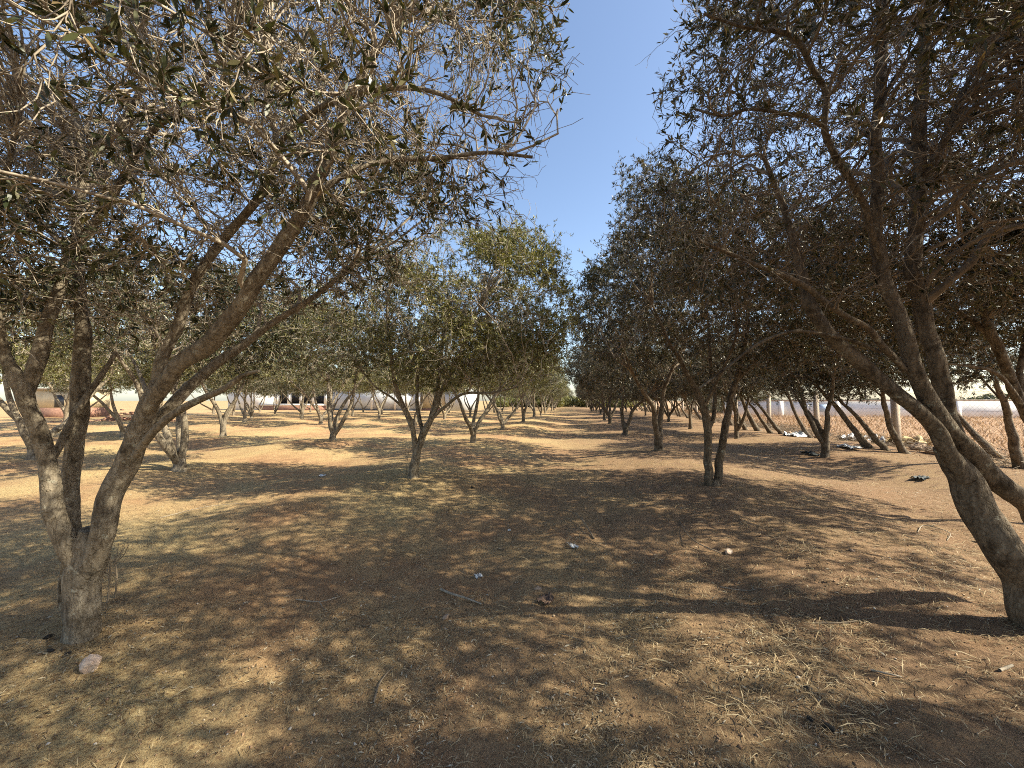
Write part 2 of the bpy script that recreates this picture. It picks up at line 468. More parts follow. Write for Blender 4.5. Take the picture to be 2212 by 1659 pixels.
def build_tree(name, origin, stems, blobs, seed, waves, per, lsz, hexa=False, clip=None, mats=None,
               sides=10, step=0.08, bare=(0.25, 0.6), trunk_flare=0.4, shell=0.25, shoots=0, twr=1.0):
    """stems: list of (kind, pts, radii) in world space; first one is the trunk"""
    rng = np.random.default_rng(seed)
    def clump(p):
        q = p - np.asarray(origin, float)
        return (vnoise(q[:, 0] / .62 + q[:, 2] / .55 + seed, q[:, 1] / .62 - q[:, 2] / .7, seed % 17)
                + .6 * vnoise(q[:, 0] / .30 - q[:, 2] / .26, q[:, 1] / .30 + q[:, 2] / .33 + seed, seed % 13))
    bark, twig, leaf = mats or (M_BARK, M_TWIG, M_LEAF)
    origin = np.asarray(origin, float)
    root = empty(name, origin)
    nodes = []; dirs = []; rads = []
    for kind, pts, rad in stems:
        P, R = catmull(pts, rad, step)
        wob = np.stack([vnoise(np.arange(len(P)) * step / 0.22 + seed, np.full(len(P), 3.3 + i), 9 + i) for i in range(3)], 1)
        fade = np.minimum(1, np.arange(len(P)) * step / 0.3)[:, None]
        P = P + wob * fade * R[:, None] * 0.7
        mb = MB()
        bark_tube(mb, P, R, sides if R.max() > 0.02 else max(6, sides // 2), rng, 0.16, trunk_flare if kind == 'trunk' else 0.0)
        mb.build(kind, bark, root, True, origin)
        D = np.gradient(P, axis=0); D /= np.linalg.norm(D, axis=1, keepdims=True) + 1e-9
        k0 = 0 if kind != 'trunk' else len(P)
        if kind != 'trunk':
            s = np.linspace(0, 1, len(P)); sel = s > 0.28
            nodes.append(P[sel]); dirs.append(D[sel]); rads.append(R[sel])
    nodes = np.vstack(nodes); dirs = np.vstack(dirs); rads = np.concatenate(rads)
    mb = MB()
    fns = [lambda r, L: (np.minimum(r * 0.7, 0.006 + 0.010 * L), np.full(len(r), 0.005)),
           lambda r, L: (np.minimum(r * 0.8, 0.004 + 0.005 * L), np.full(len(r), 0.0028)),
           lambda r, L: (np.minimum(r * 0.9, 0.0026 + 0.003 * L) * twr, np.full(len(r), 0.0018 * twr)),
           lambda r, L: (np.minimum(r * 0.9, 0.0019 + 0.001 * L) * twr, np.full(len(r), 0.0011 * twr))]
    LV = []; LF = []; ln = 0
    for wi, nt_ in enumerate(waves):
        T, u, d = in_blobs(rng, blobs, nt_, shell if wi < 3 else 0.0)
        if wi == 3:      # fine twigs gather round the branches
            pick = rng.integers(0, len(nodes), nt_)
            T = nodes[pick] + dirs[pick] * rng.uniform(0.05, 0.3, nt_)[:, None] + rng.normal(size=(nt_, 3)) * 0.17
        if clip is not None:
            T = T[clip(T)]
        if wi >= 1:
            cn = clump(T)
            T = T[rng.uniform(size=len(T)) < np.clip(0.62 + cn * (1.6, 3.2, 3.2)[wi - 1], 0.06, 1)]
        npt = (8, 7, 6, 4)[wi]
        P, R, Dn = grow(rng, nodes, dirs, rads, T, npt, fns[wi], droop=(0.02, 0.05, 0.08, 0.05)[wi], wig=(0.022, 0.03, 0.045, 0.06)[wi])
        mb.tubes(P, R, (6, 5, 4, 3)[wi])
        if wi >= 2:
            # which shoots carry leaves: the outer and upper ones more than the inner, lower ones
            tip = P[:, -1]
            q = np.full(len(tip), 9.0); hz = np.zeros(len(tip))
            for b in blobs:
                e = (tip - np.array(b[0])) / np.array(b[1])
                l = np.linalg.norm(e, axis=1); k = l < q
                q = np.where(k, l, q); hz = np.where(k, e[:, 2], hz)
            pr = bare[0] + bare[1] * np.clip((q - 0.45) / 0.4, 0, 1) + 0.25 * np.clip(hz, -1, 1)
            lf = rng.uniform(size=len(tip)) < pr
            if lf.any() and per[wi - 2] > 0:
                v, f = make_leaves(rng, P[lf], Dn[lf], per[wi - 2], lsz[0], lsz[1], hexa, clip)
                LV.append(v); LF.append(f + ln); ln += len(v)
        if wi < 3:
            nodes = np.vstack([nodes, P[:, 1:].reshape(-1, 3)]); dirs = np.vstack([dirs, Dn[:, 1:].reshape(-1, 3)])
            rads = np.concatenate([rads, R[:, 1:].ravel()])
    if shoots:           # long leafless shoots and their side twigs, thick among the lower and inner branches
        big = np.where(rads > 0.0045)[0]
        pick = big[rng.integers(0, len(big), shoots)]
        S = nodes[pick]
        dv = dirs[pick] * 0.6 + rng.normal(size=S.shape) * 0.55 + [0, 0, 0.15]
        T = S + dv / np.linalg.norm(dv, axis=1, keepdims=True) * rng.uniform(0.3, 1.05, shoots)[:, None]
        if clip is not None: T = T[clip(T)]
        P, R, Dn = grow(rng, nodes, dirs, rads, T, 7, lambda r, L: (np.minimum(r * .85, (.0046 + .0035 * L) * twr / 1.3), np.full(len(r), .0022)), 0.03, 0.022)
        mb.tubes(P, R, 4)
        n2 = P[:, 2:].reshape(-1, 3); d2 = Dn[:, 2:].reshape(-1, 3); r2 = R[:, 2:].ravel()
        pick = rng.integers(0, len(n2), shoots * 3)
        T = n2[pick] + d2[pick] * rng.uniform(.04, .16, shoots * 3)[:, None] + rng.normal(size=(shoots * 3, 3)) * .09
        P, R, Dn = grow(rng, n2, d2, r2, T, 4, lambda r, L: (np.minimum(r * .85, .003), np.full(len(r), .0017)), 0.02, 0.05)
        mb.tubes(P, R, 3)
    tag(mb.build('branchwork', twig, root, True, origin), kind='stuff')
    LV = np.vstack(LV); LF = np.vstack(LF)
    mesh_from('crown', LV - origin, LF, np.full(len(LF), LF.shape[1]), leaf, root)
    return root

def px_stem(kind, rows):
    """rows of (pixel x, pixel y, distance, width in pixels)"""
    pts = [W(a, b, c) for a, b, c, _ in rows]
    rad = [wd * 0.5 * c / F / math.sqrt(1 + ((a - 1106) / F) ** 2) for a, _, c, wd in rows]   # off-axis things look wider in a wide lens
    return (kind, pts, rad)

# ================================================================ near left tree
b = BASE['near_left']
d0 = float(np.dot(b - np.array([0, 0, CAMZ]), CM @ np.array([0, 0, -1.0])))
k = d0
stems = [
    px_stem('trunk', [(175, 1405, k, 92), (178, 1340, k, 84), (182, 1270, k, 86), (186, 1215, k, 96), (188, 1165, k, 88), (190, 1140, k, 50)]),
    px_stem('limb', [(168, 1235, k - .02, 52), (148, 1180, k - .04, 56), (122, 1110, k - .06, 52), (104, 1020, k - .08, 46), (84, 945, k - .1, 46), (62, 880, k - .12, 46), (48, 832, k - .14, 46), (12, 765, k - .16, 32), (-8, 690, k - .2, 30), (-20, 600, k - .25, 26), (-15, 480, k - .3, 20), (20, 350, k - .35, 15), (40, 230, k - .4, 10)]),
    px_stem('limb', [(55, 850, k - .12, 40), (78, 790, k - .1, 42), (100, 710, k - .06, 36), (120, 640, k - .02, 32), (142, 570, k, 28), (165, 530, k, 25), (200, 490, k, 24), (245, 420, k, 22), (285, 350, k, 18), (340, 275, k, 15), (430, 190, k - .1, 12), (500, 90, k - .2, 9)]),
    px_stem('limb', [(168, 1200, k + .06, 46), (156, 1150, k + .08, 46), (152, 1070, k + .12, 46), (156, 960, k + .16, 48), (172, 865, k + .2, 46), (180, 760, k + .25, 42), (176, 660, k + .3, 34), (168, 560, k + .36, 30), (170, 450, k + .4, 25), (183, 367, k + .4, 22), (213, 317, k + .4, 20), (252, 283, k + .4, 19), (300, 200, k + .35, 16), (308, 100, k + .3, 13), (312, 20, k + .3, 10)]),
    px_stem('limb', [(200, 1225, k - .02, 60), (218, 1160, k - .02, 62), (240, 1075, k, 60), (268, 1000, k, 58), (296, 930, k, 57), (322, 870, k, 48), (340, 822, k + .02, 30), (354, 765, k + .04, 30), (383, 709, k + .06, 28), (402, 655, k + .08, 26), (430, 590, k + .1, 24), (490, 510, k + .1, 21), (550, 440, k + .05, 19), (580, 385, k, 17), (598, 317, k, 15), (580, 230, k, 11), (570, 120, k, 8)]),
    px_stem('limb', [(318, 885, k - .02, 40), (352, 832, k - .06, 42), (384, 792, k - .09, 44), (428, 757, k - .12, 47), (468, 715, k - .15, 45), (520, 655, k - .18, 42), (560, 598, k - .2, 38), (610, 525, k - .22, 34), (665, 440, k - .25, 30), (712, 330, k - .28, 26), (745, 250, k - .3, 22), (790, 150, k - .3, 16), (850, 60, k - .3, 11)]),
    px_stem('limb', [(300, 955, k + .05, 34), (330, 920, k + .1, 30), (377, 869, k + .16, 29), (433, 815, k + .24, 28), (467, 782, k + .3, 26), (507, 755, k + .36, 22), (545, 728, k + .42, 18), (600, 690, k + .5, 15), (680, 640, k + .6, 12), (780, 560, k + .7, 9)]),
    px_stem('limb', [(292, 985, k - .04, 22), (318, 948, k - .08, 22), (352, 913, k - .12, 20), (417, 868, k - .18, 19), (477, 842, k - .24, 16), (522, 812, k - .28, 12), (560, 801, k - .32, 7)]),
    px_stem('limb', [(600, 315, k, 12), (650, 260, k - .15, 13), (730, 215, k - .3, 12), (830, 190, k - .4, 11), (940, 200, k - .4, 9), (1040, 250, k - .4, 7)]),
    px_stem('limb', [(660, 440, k - .25, 16), (740, 380, k - .2, 14), (840, 345, k - .1, 12), (950, 340, k, 10), (1060, 330, k, 8), (1150, 340, k, 6)]),
    px_stem('limb', [(107, 1000, k - .02, 20), (130, 960, k + .06, 22), (160, 900, k + .12, 20), (205, 830, k + .2, 16), (250, 760, k + .3, 12)]),
    px_stem('limb', [(150, 1345, k + .12, 30), (136, 1290, k + .13, 24), (140, 1220, k + .12, 20), (146, 1180, k + .08, 16)]),
]
def clipL(p):
    nz = vnoise(p[:, 1] / 0.5, p[:, 2] / 0.4, 21) * 0.55 + vnoise(p[:, 1] / 0.17, p[:, 2] / 0.15, 22) * 0.25
    k_ = (p[:, 0] < -0.06 + nz) & (p[:, 2] > 1.95 + 0.33 * (p[:, 0] + 3.2) * (p[:, 0] > -3.2) + nz * 0.8)
    return k_ & (np.hypot(p[:, 0], p[:, 1]) > 1.15)
cx, cy = b[0], b[1]
blobs = [((cx + 0.2, cy + 0.1, 3.9), (2.4, 2.3, 1.8)), ((cx + 1.7, cy - 0.1, 3.7), (1.5, 1.4, 1.2)), ((cx + 1.9, cy + .6, 4.6), (1.4, 1.4, 1.1)),
         ((cx - 1.2, cy - .3, 3.5), (1.5, 1.6, 1.6)), ((cx + 0.9, cy + 0.5, 2.9), (1.1, 1.2, 0.75)), ((cx, cy - 1.2, 3.8), (1.4, 1.2, 1.3))]
t = build_tree('olive_tree', b, stems, blobs, 11, (210, 1600, 11500, 34000), (13, 7), (0.042, 0.076), True, clipL, (M_BARK, M_TWIG, M_LEAF), sides=22, step=0.03, bare=(0.05, 0.62), twr=1.45, shoots=3800)
tag(t, 'large olive tree with three thick grey limbs forking low at the left of the picture', 'olive tree', 'olive trees in the row left of the path')

# ================================================================ near right tree
b = BASE['near_right']
d0 = float(np.dot(b - np.array([0, 0, CAMZ]), CM @ np.array([0, 0, -1.0])))
k = d0
stems = [
    px_stem('trunk', [(2262, 1400, k, 105), (2235, 1325, k, 92), (2200, 1255, k + .02, 82), (2164, 1190, k + .05, 78), (2130, 1125, k + .08, 76), (2100, 1065, k + .1, 72), (2072, 1010, k + .12, 62), (2045, 965, k + .14, 40)]),
    px_stem('limb', [(2085, 1035, k + .1, 44), (2050, 975, k + .1, 40), (2020, 930, k + .1, 37), (1975, 882, k + .1, 36), (1918, 833, k + .12, 34), (1858, 782, k + .14, 32), (1808, 737, k + .16, 30), (1775, 692, k + .18, 28), (1751, 650, k + .2, 26), (1735, 600, k + .25, 22), (1715, 530, k + .3, 17), (1690, 440, k + .35, 13), (1650, 340, k + .4, 9)]),
    px_stem('limb', [(2290, 1160, k + .3, 66), (2215, 1090, k + .22, 62), (2150, 1035, k + .16, 58), (2101, 985, k + .12, 54), (2055, 930, k + .1, 46), (2021, 880, k + .1, 42), (1988, 825, k + .1, 40), (1968, 780, k + .1, 37), (1955, 735, k + .1, 35), (1941, 682, k + .1, 32), (1918, 622, k + .12, 30), (1900, 549, k + .14, 29), (1891, 500, k + .15, 28), (1898, 400, k + .15, 27), (1895, 300, k + .15, 26), (1901, 200, k + .15, 25), (1905, 100, k + .15, 24), (1908, 0, k + .15, 22), (1915, -120, k + .15, 18)]),
    px_stem('limb', [(2090, 985, k + .18, 42), (2062, 930, k + .22, 42), (2035, 850, k + .26, 40), (2021, 782, k + .28, 38), (2005, 715, k + .3, 37), (1988, 649, k + .32, 36), (1976, 582, k + .34, 34), (1981, 500, k + .35, 32), (1985, 400, k + .36, 30), (1985, 300, k + .36, 29), (1991, 200, k + .36, 27), (1998, 100, k + .36, 25), (2010, 0, k + .36, 22), (2030, -120, k + .36, 18)]),
    px_stem('limb', [(1905, 570, k + .12, 14), (1882, 495, k + .08, 15), (1865, 443, k + .05, 15), (1841, 400, k, 15), (1818, 360, k - .03, 15), (1795, 317, k - .06, 14), (1781, 273, k - .1, 14), (1784, 200, k - .12, 13), (1758, 150, k - .15, 12), (1722, 82, k - .2, 12), (1675, 67, k - .25, 9), (1610, 60, k - .3, 7), (1520, 30, k - .35, 5)]),
    px_stem('limb', [(1955, 800, k + .1, 16), (1910, 749, k + .05, 16), (1875, 711, k, 15), (1841, 692, k - .03, 14), (1791, 659, k - .06, 14), (1741, 619, k - .1, 13), (1688, 592, k - .12, 11), (1635, 572, k - .15, 10), (1575, 545, k - .2, 8), (1510, 520, k - .25, 6)]),
    px_stem('limb', [(1900, 760, k + .1, 9), (1840, 735, k + .1, 9), (1775, 722, k + .1, 8), (1708, 716, k + .1, 7), (1640, 742, k + .1, 6), (1575, 790, k + .1, 5), (1510, 840, k + .1, 4)]),
    px_stem('limb', [(1780, 275, k - .1, 11), (1740, 250, k - .15, 10), (1690, 245, k - .2, 9), (1620, 236, k - .25, 7), (1560, 250, k - .3, 6), (1500, 235, k - .3, 4)]),
    px_stem('limb', [(1985, 410, k + .36, 16), (2010, 365, k + .3, 15), (2040, 300, k + .25, 14), (2080, 200, k + .2, 12), (2140, 80, k + .15, 10)]),
    px_stem('limb', [(1892, 240, k + .15, 14), (1940, 160, k + .1, 12), (2000, 70, k + .05, 10), (2070, -40, k, 8)]),
    px_stem('limb', [(2000, 110, k + .36, 14), (2080, 40, k + .3, 12), (2150, 60, k + .25, 9)]),
]
stems = [(a_, p_, [q_ * (1.3 if n_ == 0 else 1.15) for q_ in r_]) for n_, (a_, p_, r_) in enumerate(stems)]
def clipR(p):
    nz = vnoise(p[:, 1] / 0.5, p[:, 2] / 0.4, 31) * 0.6 + vnoise(p[:, 1] / 0.17, p[:, 2] / 0.15, 32) * 0.3
    k_ = (p[:, 0] > 0.78 + nz + 0.22 * np.clip(3.2 - p[:, 2], 0, 2)) & (p[:, 2] > 2.35 + nz * 0.8)
    return k_ & (np.hypot(p[:, 0], p[:, 1]) > 1.3)
cx, cy = b[0], b[1]
blobs = [((cx - 0.7, cy + 0.3, 4.0), (2.3, 2.2, 1.7)), ((cx - 1.3, cy + 0.2, 3.4), (1.4, 1.3, 1.1)), ((cx + 0.9, cy + 0.7, 3.6), (1.6, 1.6, 1.4)),
         ((cx - 0.2, cy + .5, 5.2), (1.9, 1.8, 1.1)), ((cx - .2, cy - 1.2, 4.0), (1.4, 1.2, 1.2)), ((cx + 1.6, cy - 1.0, 3.7), (1.8, 1.9, 1.3))]  # last lobe added off the right edge to shade the foreground
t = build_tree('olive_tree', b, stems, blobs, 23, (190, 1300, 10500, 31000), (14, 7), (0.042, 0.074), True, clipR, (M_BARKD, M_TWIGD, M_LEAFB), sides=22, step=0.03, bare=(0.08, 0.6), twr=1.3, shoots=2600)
tag(t, 'large dark olive tree leaning in from the right edge, its trunk forking into upright limbs', 'olive tree', 'olive trees in the row right of the path')

# ================================================================ mid left tree
b = BASE['mid_left']
k = float(np.dot(b - np.array([0, 0, CAMZ]), CM @ np.array([0, 0, -1.0])))
stems = [
    px_stem('trunk', [(892, 1046, k, 26), (893, 1020, k, 22), (896, 992, k, 20), (901, 968, k, 19), (903, 955, k, 12)]),
    px_stem('limb', [(898, 978, k, 13), (892, 932, k - .05, 12), (881, 902, k - .1, 12), (866, 869, k - .15, 11), (854, 832, k - .2, 10), (845, 765, k - .3, 8), (838, 699, k - .4, 7), (837, 642, k - .5, 5), (850, 585, k - .5, 4)]),
    px_stem('limb', [(903, 975, k, 13), (914, 932, k, 13), (934, 899, k, 12), (951, 849, k + .05, 10), (971, 809, k + .1, 8), (993, 762, k + .2, 7), (1020, 700, k + .3, 5), (1050, 640, k + .4, 4)]),
    px_stem('limb', [(905, 965, k + .05, 13), (920, 930, k + .15, 12), (936, 880, k + .3, 10), (948, 820, k + .4, 9), (955, 750, k + .5, 7), (965, 680, k + .6, 5)]),
    px_stem('limb', [(916, 938, k + .05, 9), (905, 900, k + .2, 9), (900, 865, k + .3, 8), (901, 815, k + .4, 7), (893, 775, k + .5, 6), (880, 720, k + .5, 4)]),
    px_stem('limb', [(930, 908, k, 7), (968, 872, k - .1, 7), (1004, 850, k - .2, 6), (1056, 849, k - .4, 5), (1121, 835, k - .6, 3)]),
    px_stem('limb', [(870, 880, k - .1, 6), (845, 858, k - .2, 5), (810, 835, k - .3, 4), (780, 800, k - .4, 3)]),
]
def clipA(p):
    nz = vnoise(p[:, 1] / 0.6, p[:, 2] / 0.5, 41) * 0.8 + vnoise(p[:, 1] / 0.2, p[:, 2] / 0.2, 42) * 0.4
    return (p[:, 0] < 0.02 + nz) & (p[:, 2] > 1.7 + nz)
cx, cy = b[0], b[1]
blobs = [((cx + 0.5, cy + .2, 3.3), (2.0, 2.0, 1.5)), ((cx + 1.7, cy + .2, 3.5), (1.5, 1.6, 1.35), 1.5), ((cx - 1.0, cy, 3.1), (1.2, 1.5, 1.1), 0.45), ((cx + 1.5, cy + .6, 2.7), (1.5, 1.5, 0.9))]
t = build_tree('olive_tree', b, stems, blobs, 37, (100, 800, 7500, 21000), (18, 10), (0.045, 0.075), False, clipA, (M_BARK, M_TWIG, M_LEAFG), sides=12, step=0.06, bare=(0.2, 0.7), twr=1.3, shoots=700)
tag(t, 'slender olive tree with spread stems on a pale lower trunk, just left of the path', 'olive tree', 'olive trees in the row left of the path')

# ================================================================ mid right tree
b = BASE['mid_right']
k = float(np.dot(b - np.array([0, 0, CAMZ]), CM @ np.array([0, 0, -1.0])))
stems = [
    px_stem('trunk', [(1540, 1062, k, 40), (1540, 1046, k, 32), (1540, 1036, k, 16)]),
    px_stem('limb', [(1530, 1052, k, 22), (1530, 1020, k, 19), (1531, 982, k, 18), (1528, 915, k, 17), (1513, 862, k, 15), (1495, 830, k, 13), (1470, 780, k - .1, 10), (1440, 730, k - .2, 8), (1410, 660, k - .3, 5)]),
    px_stem('limb', [(1549, 1056, k + .02, 22), (1552, 1020, k + .05, 19), (1558, 982, k + .07, 18), (1568, 915, k + .1, 17), (1581, 849, k + .15, 15), (1595, 806, k + .2, 13), (1608, 749, k + .25, 10), (1615, 680, k + .3, 8), (1610, 600, k + .3, 5)]),
    px_stem('limb', [(1531, 930, k, 10), (1543, 890, k + .1, 10), (1545, 850, k + .2, 9), (1535, 790, k + .3, 8), (1530, 700, k + .4, 6), (1520, 600, k + .5, 4)]),
    px_stem('limb', [(1588, 825, k + .2, 9), (1640, 770, k + .1, 8), (1690, 710, k, 6), (1720, 640, k, 4)]),
    px_stem('limb', [(1520, 880, k, 8), (1560, 800, k - .2, 7), (1590, 720, k - .4, 6), (1580, 640, k - .6, 4)]),
]
def clipB(p):
    nz = vnoise(p[:, 1] / 0.6, p[:, 2] / 0.5, 51) * 0.8 + vnoise(p[:, 1] / 0.2, p[:, 2] / 0.2, 52) * 0.4
    return (p[:, 0] > 0.75 + nz) & (p[:, 2] > 1.75 + nz)
cx, cy = b[0], b[1]
blobs = [((cx, cy, 3.7), (2.3, 2.2, 1.9)), ((cx - .8, cy + .2, 4.6), (1.4, 1.6, 1.5)), ((cx + 1.2, cy + .2, 3.4), (1.6, 1.6, 1.4))]
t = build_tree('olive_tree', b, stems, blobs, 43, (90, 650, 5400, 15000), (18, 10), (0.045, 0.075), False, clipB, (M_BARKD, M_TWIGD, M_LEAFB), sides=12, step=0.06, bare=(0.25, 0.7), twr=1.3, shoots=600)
tag(t, 'dark olive tree on two close parallel trunks, right of the path', 'olive tree', 'olive trees in the row right of the path')

# ================================================================ leaning tree at the right edge, second row
k = 5.1
b = W(2345, 1128, k); b[2] = float(base_h(b[0], b[1]))
stems = [
    px_stem('trunk', [(2350, 1150, k, 44), (2320, 1080, k, 38), (2280, 1010, k, 36), (2245, 945, k, 35), (2212, 880, k, 34), (2190, 835, k, 30), (2180, 815, k, 18)]),
    px_stem('limb', [(2200, 855, k, 30), (2165, 780, k, 29), (2141, 715, k, 28), (2125, 660, k, 26), (2108, 610, k, 24), (2095, 540, k, 20), (2090, 450, k, 16), (2060, 360, k, 12), (2040, 250, k, 8)]),
    px_stem('limb', [(2240, 935, k + .1, 24), (2205, 840, k + .2, 20), (2212, 760, k + .3, 18), (2240, 650, k + .4, 16), (2260, 520, k + .4, 12)]),
    px_stem('limb', [(2150, 740, k, 16), (2095, 690, k + .1, 14), (2030, 655, k + .2, 11), (1950, 640, k + .3, 8)]),
    px_stem('limb', [(2230, 910, k - .05, 16), (2160, 812, k - .1, 12), (2105, 793, k - .15, 9), (2040, 785, k - .2, 6)]),
]
blobs = [((b[0] - 1.0, b[1] + .3, 3.9), (2.3, 2.3, 1.6)), ((b[0] - 1.6, b[1], 3.2), (1.4, 1.5, .9)), ((b[0] + .6, b[1] + .4, 3.6), (1.5, 1.7, 1.4)), ((b[0] - .6, b[1] - 1.7, 3.7), (2.0, 1.7, 1.3))]  # last lobe added towards the viewer to put shade on the right ground
t = build_tree('olive_tree', b, stems, blobs, 57, (100, 600, 6000, 15000), (18, 10), (0.05, 0.085), False,
               lambda p: p[:, 2] > 2.25 + .6 * vnoise(p[:, 0] / .5, p[:, 1] / .5, 77), (M_BARKD, M_TWIGD, M_LEAFB), sides=14, step=0.05, bare=(0.25, 0.65), twr=1.3)
tag(t, 'dark leaning olive tree cut by the right edge, behind the large right one', 'olive tree', 'olive trees in the row beside the fence trees')

# ================================================================ generic olive trees, copied through the orchard
def generic(seed, nst, h, lean, mats, rx=2.9, tall=5.0, low=1.8, dens=1.0):
    rng = np.random.default_rng(seed)
    hf = rng.uniform(0.25, 0.75)
    stems = [('trunk', [(0, 0, -0.12), (0.01, 0, 0.1), (lean * .2, 0.02, hf), (lean * .3, .02, hf + .12)], [0.15, 0.115, 0.105, 0.06])]
    a0 = rng.uniform(0, 6.28)
    for i in range(nst):
        a = a0 + i * 2 * np.pi / nst + rng.uniform(-.4, .4)
        s = rng.uniform(0.30, 0.6)
        p = np.array([lean * .12 + .03 * np.cos(a), .03 * np.sin(a), hf * .6]); pts = [p]; rr = [0.075]
        d = np.array([np.cos(a) * s + lean, np.sin(a) * s, 1.0]); d /= np.linalg.norm(d)
        L = rng.uniform(0.42, 0.55)
        for j in range(6):
            d = d + rng.normal(size=3) * 0.14 + np.array([0, 0, 0.04]); d /= np.linalg.norm(d)
            p = p + d * L; pts.append(p); rr.append(0.068 * (1 - j / 6.5) + 0.008)
        stems.append(('limb', pts, rr))
    H = tall - low
    c = low + H * .52
    blobs = [((lean, 0, c), (rx * .85, rx * .85, H * .5))]
    for i in range(4):
        a = rng.uniform(0, 6.28)
        blobs.append(((lean + np.cos(a) * rx * .5, np.sin(a) * rx * .5, c + rng.uniform(-.5, .7)), (rx * .55, rx * .55, H * .36)))
    return build_tree('olive_tree', (0, 0, 0), stems, blobs, seed, (44, 280, int(2700 * dens), int(6500 * dens)), (20, 12), (0.065, 0.11), False,
                      lambda p: p[:, 2] > low - 0.1 + 0.6 * vnoise(p[:, 0] / .6, p[:, 1] / .6, seed), mats, sides=8, step=0.14, bare=(0.3, 0.7), twr=1.7)

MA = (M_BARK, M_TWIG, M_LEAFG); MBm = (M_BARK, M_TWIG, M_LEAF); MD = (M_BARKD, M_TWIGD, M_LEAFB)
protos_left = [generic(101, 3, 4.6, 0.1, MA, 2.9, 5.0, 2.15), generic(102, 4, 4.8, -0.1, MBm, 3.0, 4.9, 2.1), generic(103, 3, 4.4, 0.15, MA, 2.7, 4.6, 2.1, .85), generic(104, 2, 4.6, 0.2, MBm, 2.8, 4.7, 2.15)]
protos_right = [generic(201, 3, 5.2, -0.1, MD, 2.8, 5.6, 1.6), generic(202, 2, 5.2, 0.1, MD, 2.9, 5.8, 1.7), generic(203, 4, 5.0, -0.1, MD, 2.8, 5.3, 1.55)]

def sapling(seed, curve):
    rng = np.random.default_rng(seed)
    pts = [np.array([0, 0, -0.1])]; d = np.array([-0.55, 0.05, 1.0]); p = pts[0]
    rr = [0.12]
    for j in range(7):
        d = d + np.array([curve, 0, 0.0]) + rng.normal(size=3) * 0.05
        p = p + d / np.linalg.norm(d) * 0.42; pts.append(p); rr.append(0.105 * (1 - j / 9.0))
    stems = [('trunk', pts[:6], rr[:6]), ('limb', pts[4:], rr[4:])]
    q = pts[5]
    for s in (-1, 1):
        e = q + np.array([rng.uniform(-.3, .3), s * .35, .5]); stems.append(('limb', [q - [0, 0, .05], e, e + [rng.uniform(-.3, .3), s * .3, .6]], [0.03, 0.022, 0.01]))
    top = pts[-1]
    blobs = [((top[0], 0, 3.5), (1.7, 1.5, 1.3)), ((top[0] + .5, 0.3, 2.8), (1.4, 1.2, .8)), ((top[0] - .6, 0.3, 2.9), (1.2, 1.2, .8))]
    return build_tree('leaning_olive_tree', (0, 0, 0), stems, blobs, seed, (30, 160, 1100, 2700), (18, 11), (0.07, 0.11), False, None, MD, sides=8, step=0.12, bare=(0.3, 0.6), twr=1.6)
protos_sap = [sapling(301, 0.03), sapling(302, -0.05), sapling(303, 0.07)]

USED = set()
def place(proto, x, y, rot, sc, label, group, cat='olive tree'):
    kids = list(proto.children)
    if proto.name in USED:
        r = proto.copy(); COL.objects.link(r)
        for c in kids:
            n = c.copy(); COL.objects.link(n); n.parent = r
    else:
        r = proto; USED.add(proto.name)
    r.location = (x, y, float(ground_z(x, y)))
    r.rotation_euler = (0, 0, rot); r.scale = (sc, sc, sc * random.uniform(.94, 1.06))
    tag(r, label, cat, group)
    return r

random.seed(5)
ORD = ['first', 'second', 'third', 'fourth', 'fifth', 'sixth', 'seventh', 'eighth', 'ninth', 'tenth', 'eleventh', 'twelfth', 'thirteenth', 'fourteenth', 'fifteenth', 'sixteenth', 'seventeenth', 'eighteenth']

def row(protos, pts, labelf, group, sc=(0.92, 1.08)):
    for i, (x, y) in enumerate(pts):
        p = protos[(i * 7 + int(abs(x) * 3)) % len(protos)]
        place(p, x, y, random.uniform(0, 6.28), random.uniform(*sc), labelf(i), group)

# row left of the path, behind the two near ones
pA = [tuple(G(1022, 956)[:2]), tuple(G(1085, 928)[:2]), tuple(G(1130, 912)[:2])]
pA += [(-3.6 + random.uniform(-.3, .3), 34 + 6.2 * i + random.uniform(-.5, .5)) for i in range(10)]
row(protos_left, pA, lambda i: 'olive tree in the row just left of the path, %s from the front' % ORD[i + 2], 'olive trees in the row left of the path')
# row right of the path
pB = [tuple(G(1422, 973)[:2]), tuple(G(1350, 939)[:2]), tuple(G(1318, 916)[:2])]
pB += [(2.7 + random.uniform(-.3, .3), 31.5 + 6.2 * i + random.uniform(-.5, .5)) for i in range(10)]
row(protos_right, pB, lambda i: 'olive tree in the row just right of the path, %s from the front' % ORD[i + 2], 'olive trees in the row right of the path')
# second row on the right
pC = [tuple(G(1782, 987)[:2])] + [(7.0 + random.uniform(-.4, .4), 17.5 + 6.2 * i + random.uniform(-.6, .6)) for i in range(9)]
row(protos_right, pC, lambda i: 'olive tree in the row between path row and fence, %s from the front' % ORD[i + 1], 'olive trees in the row beside the fence trees', (0.8, 0.95))
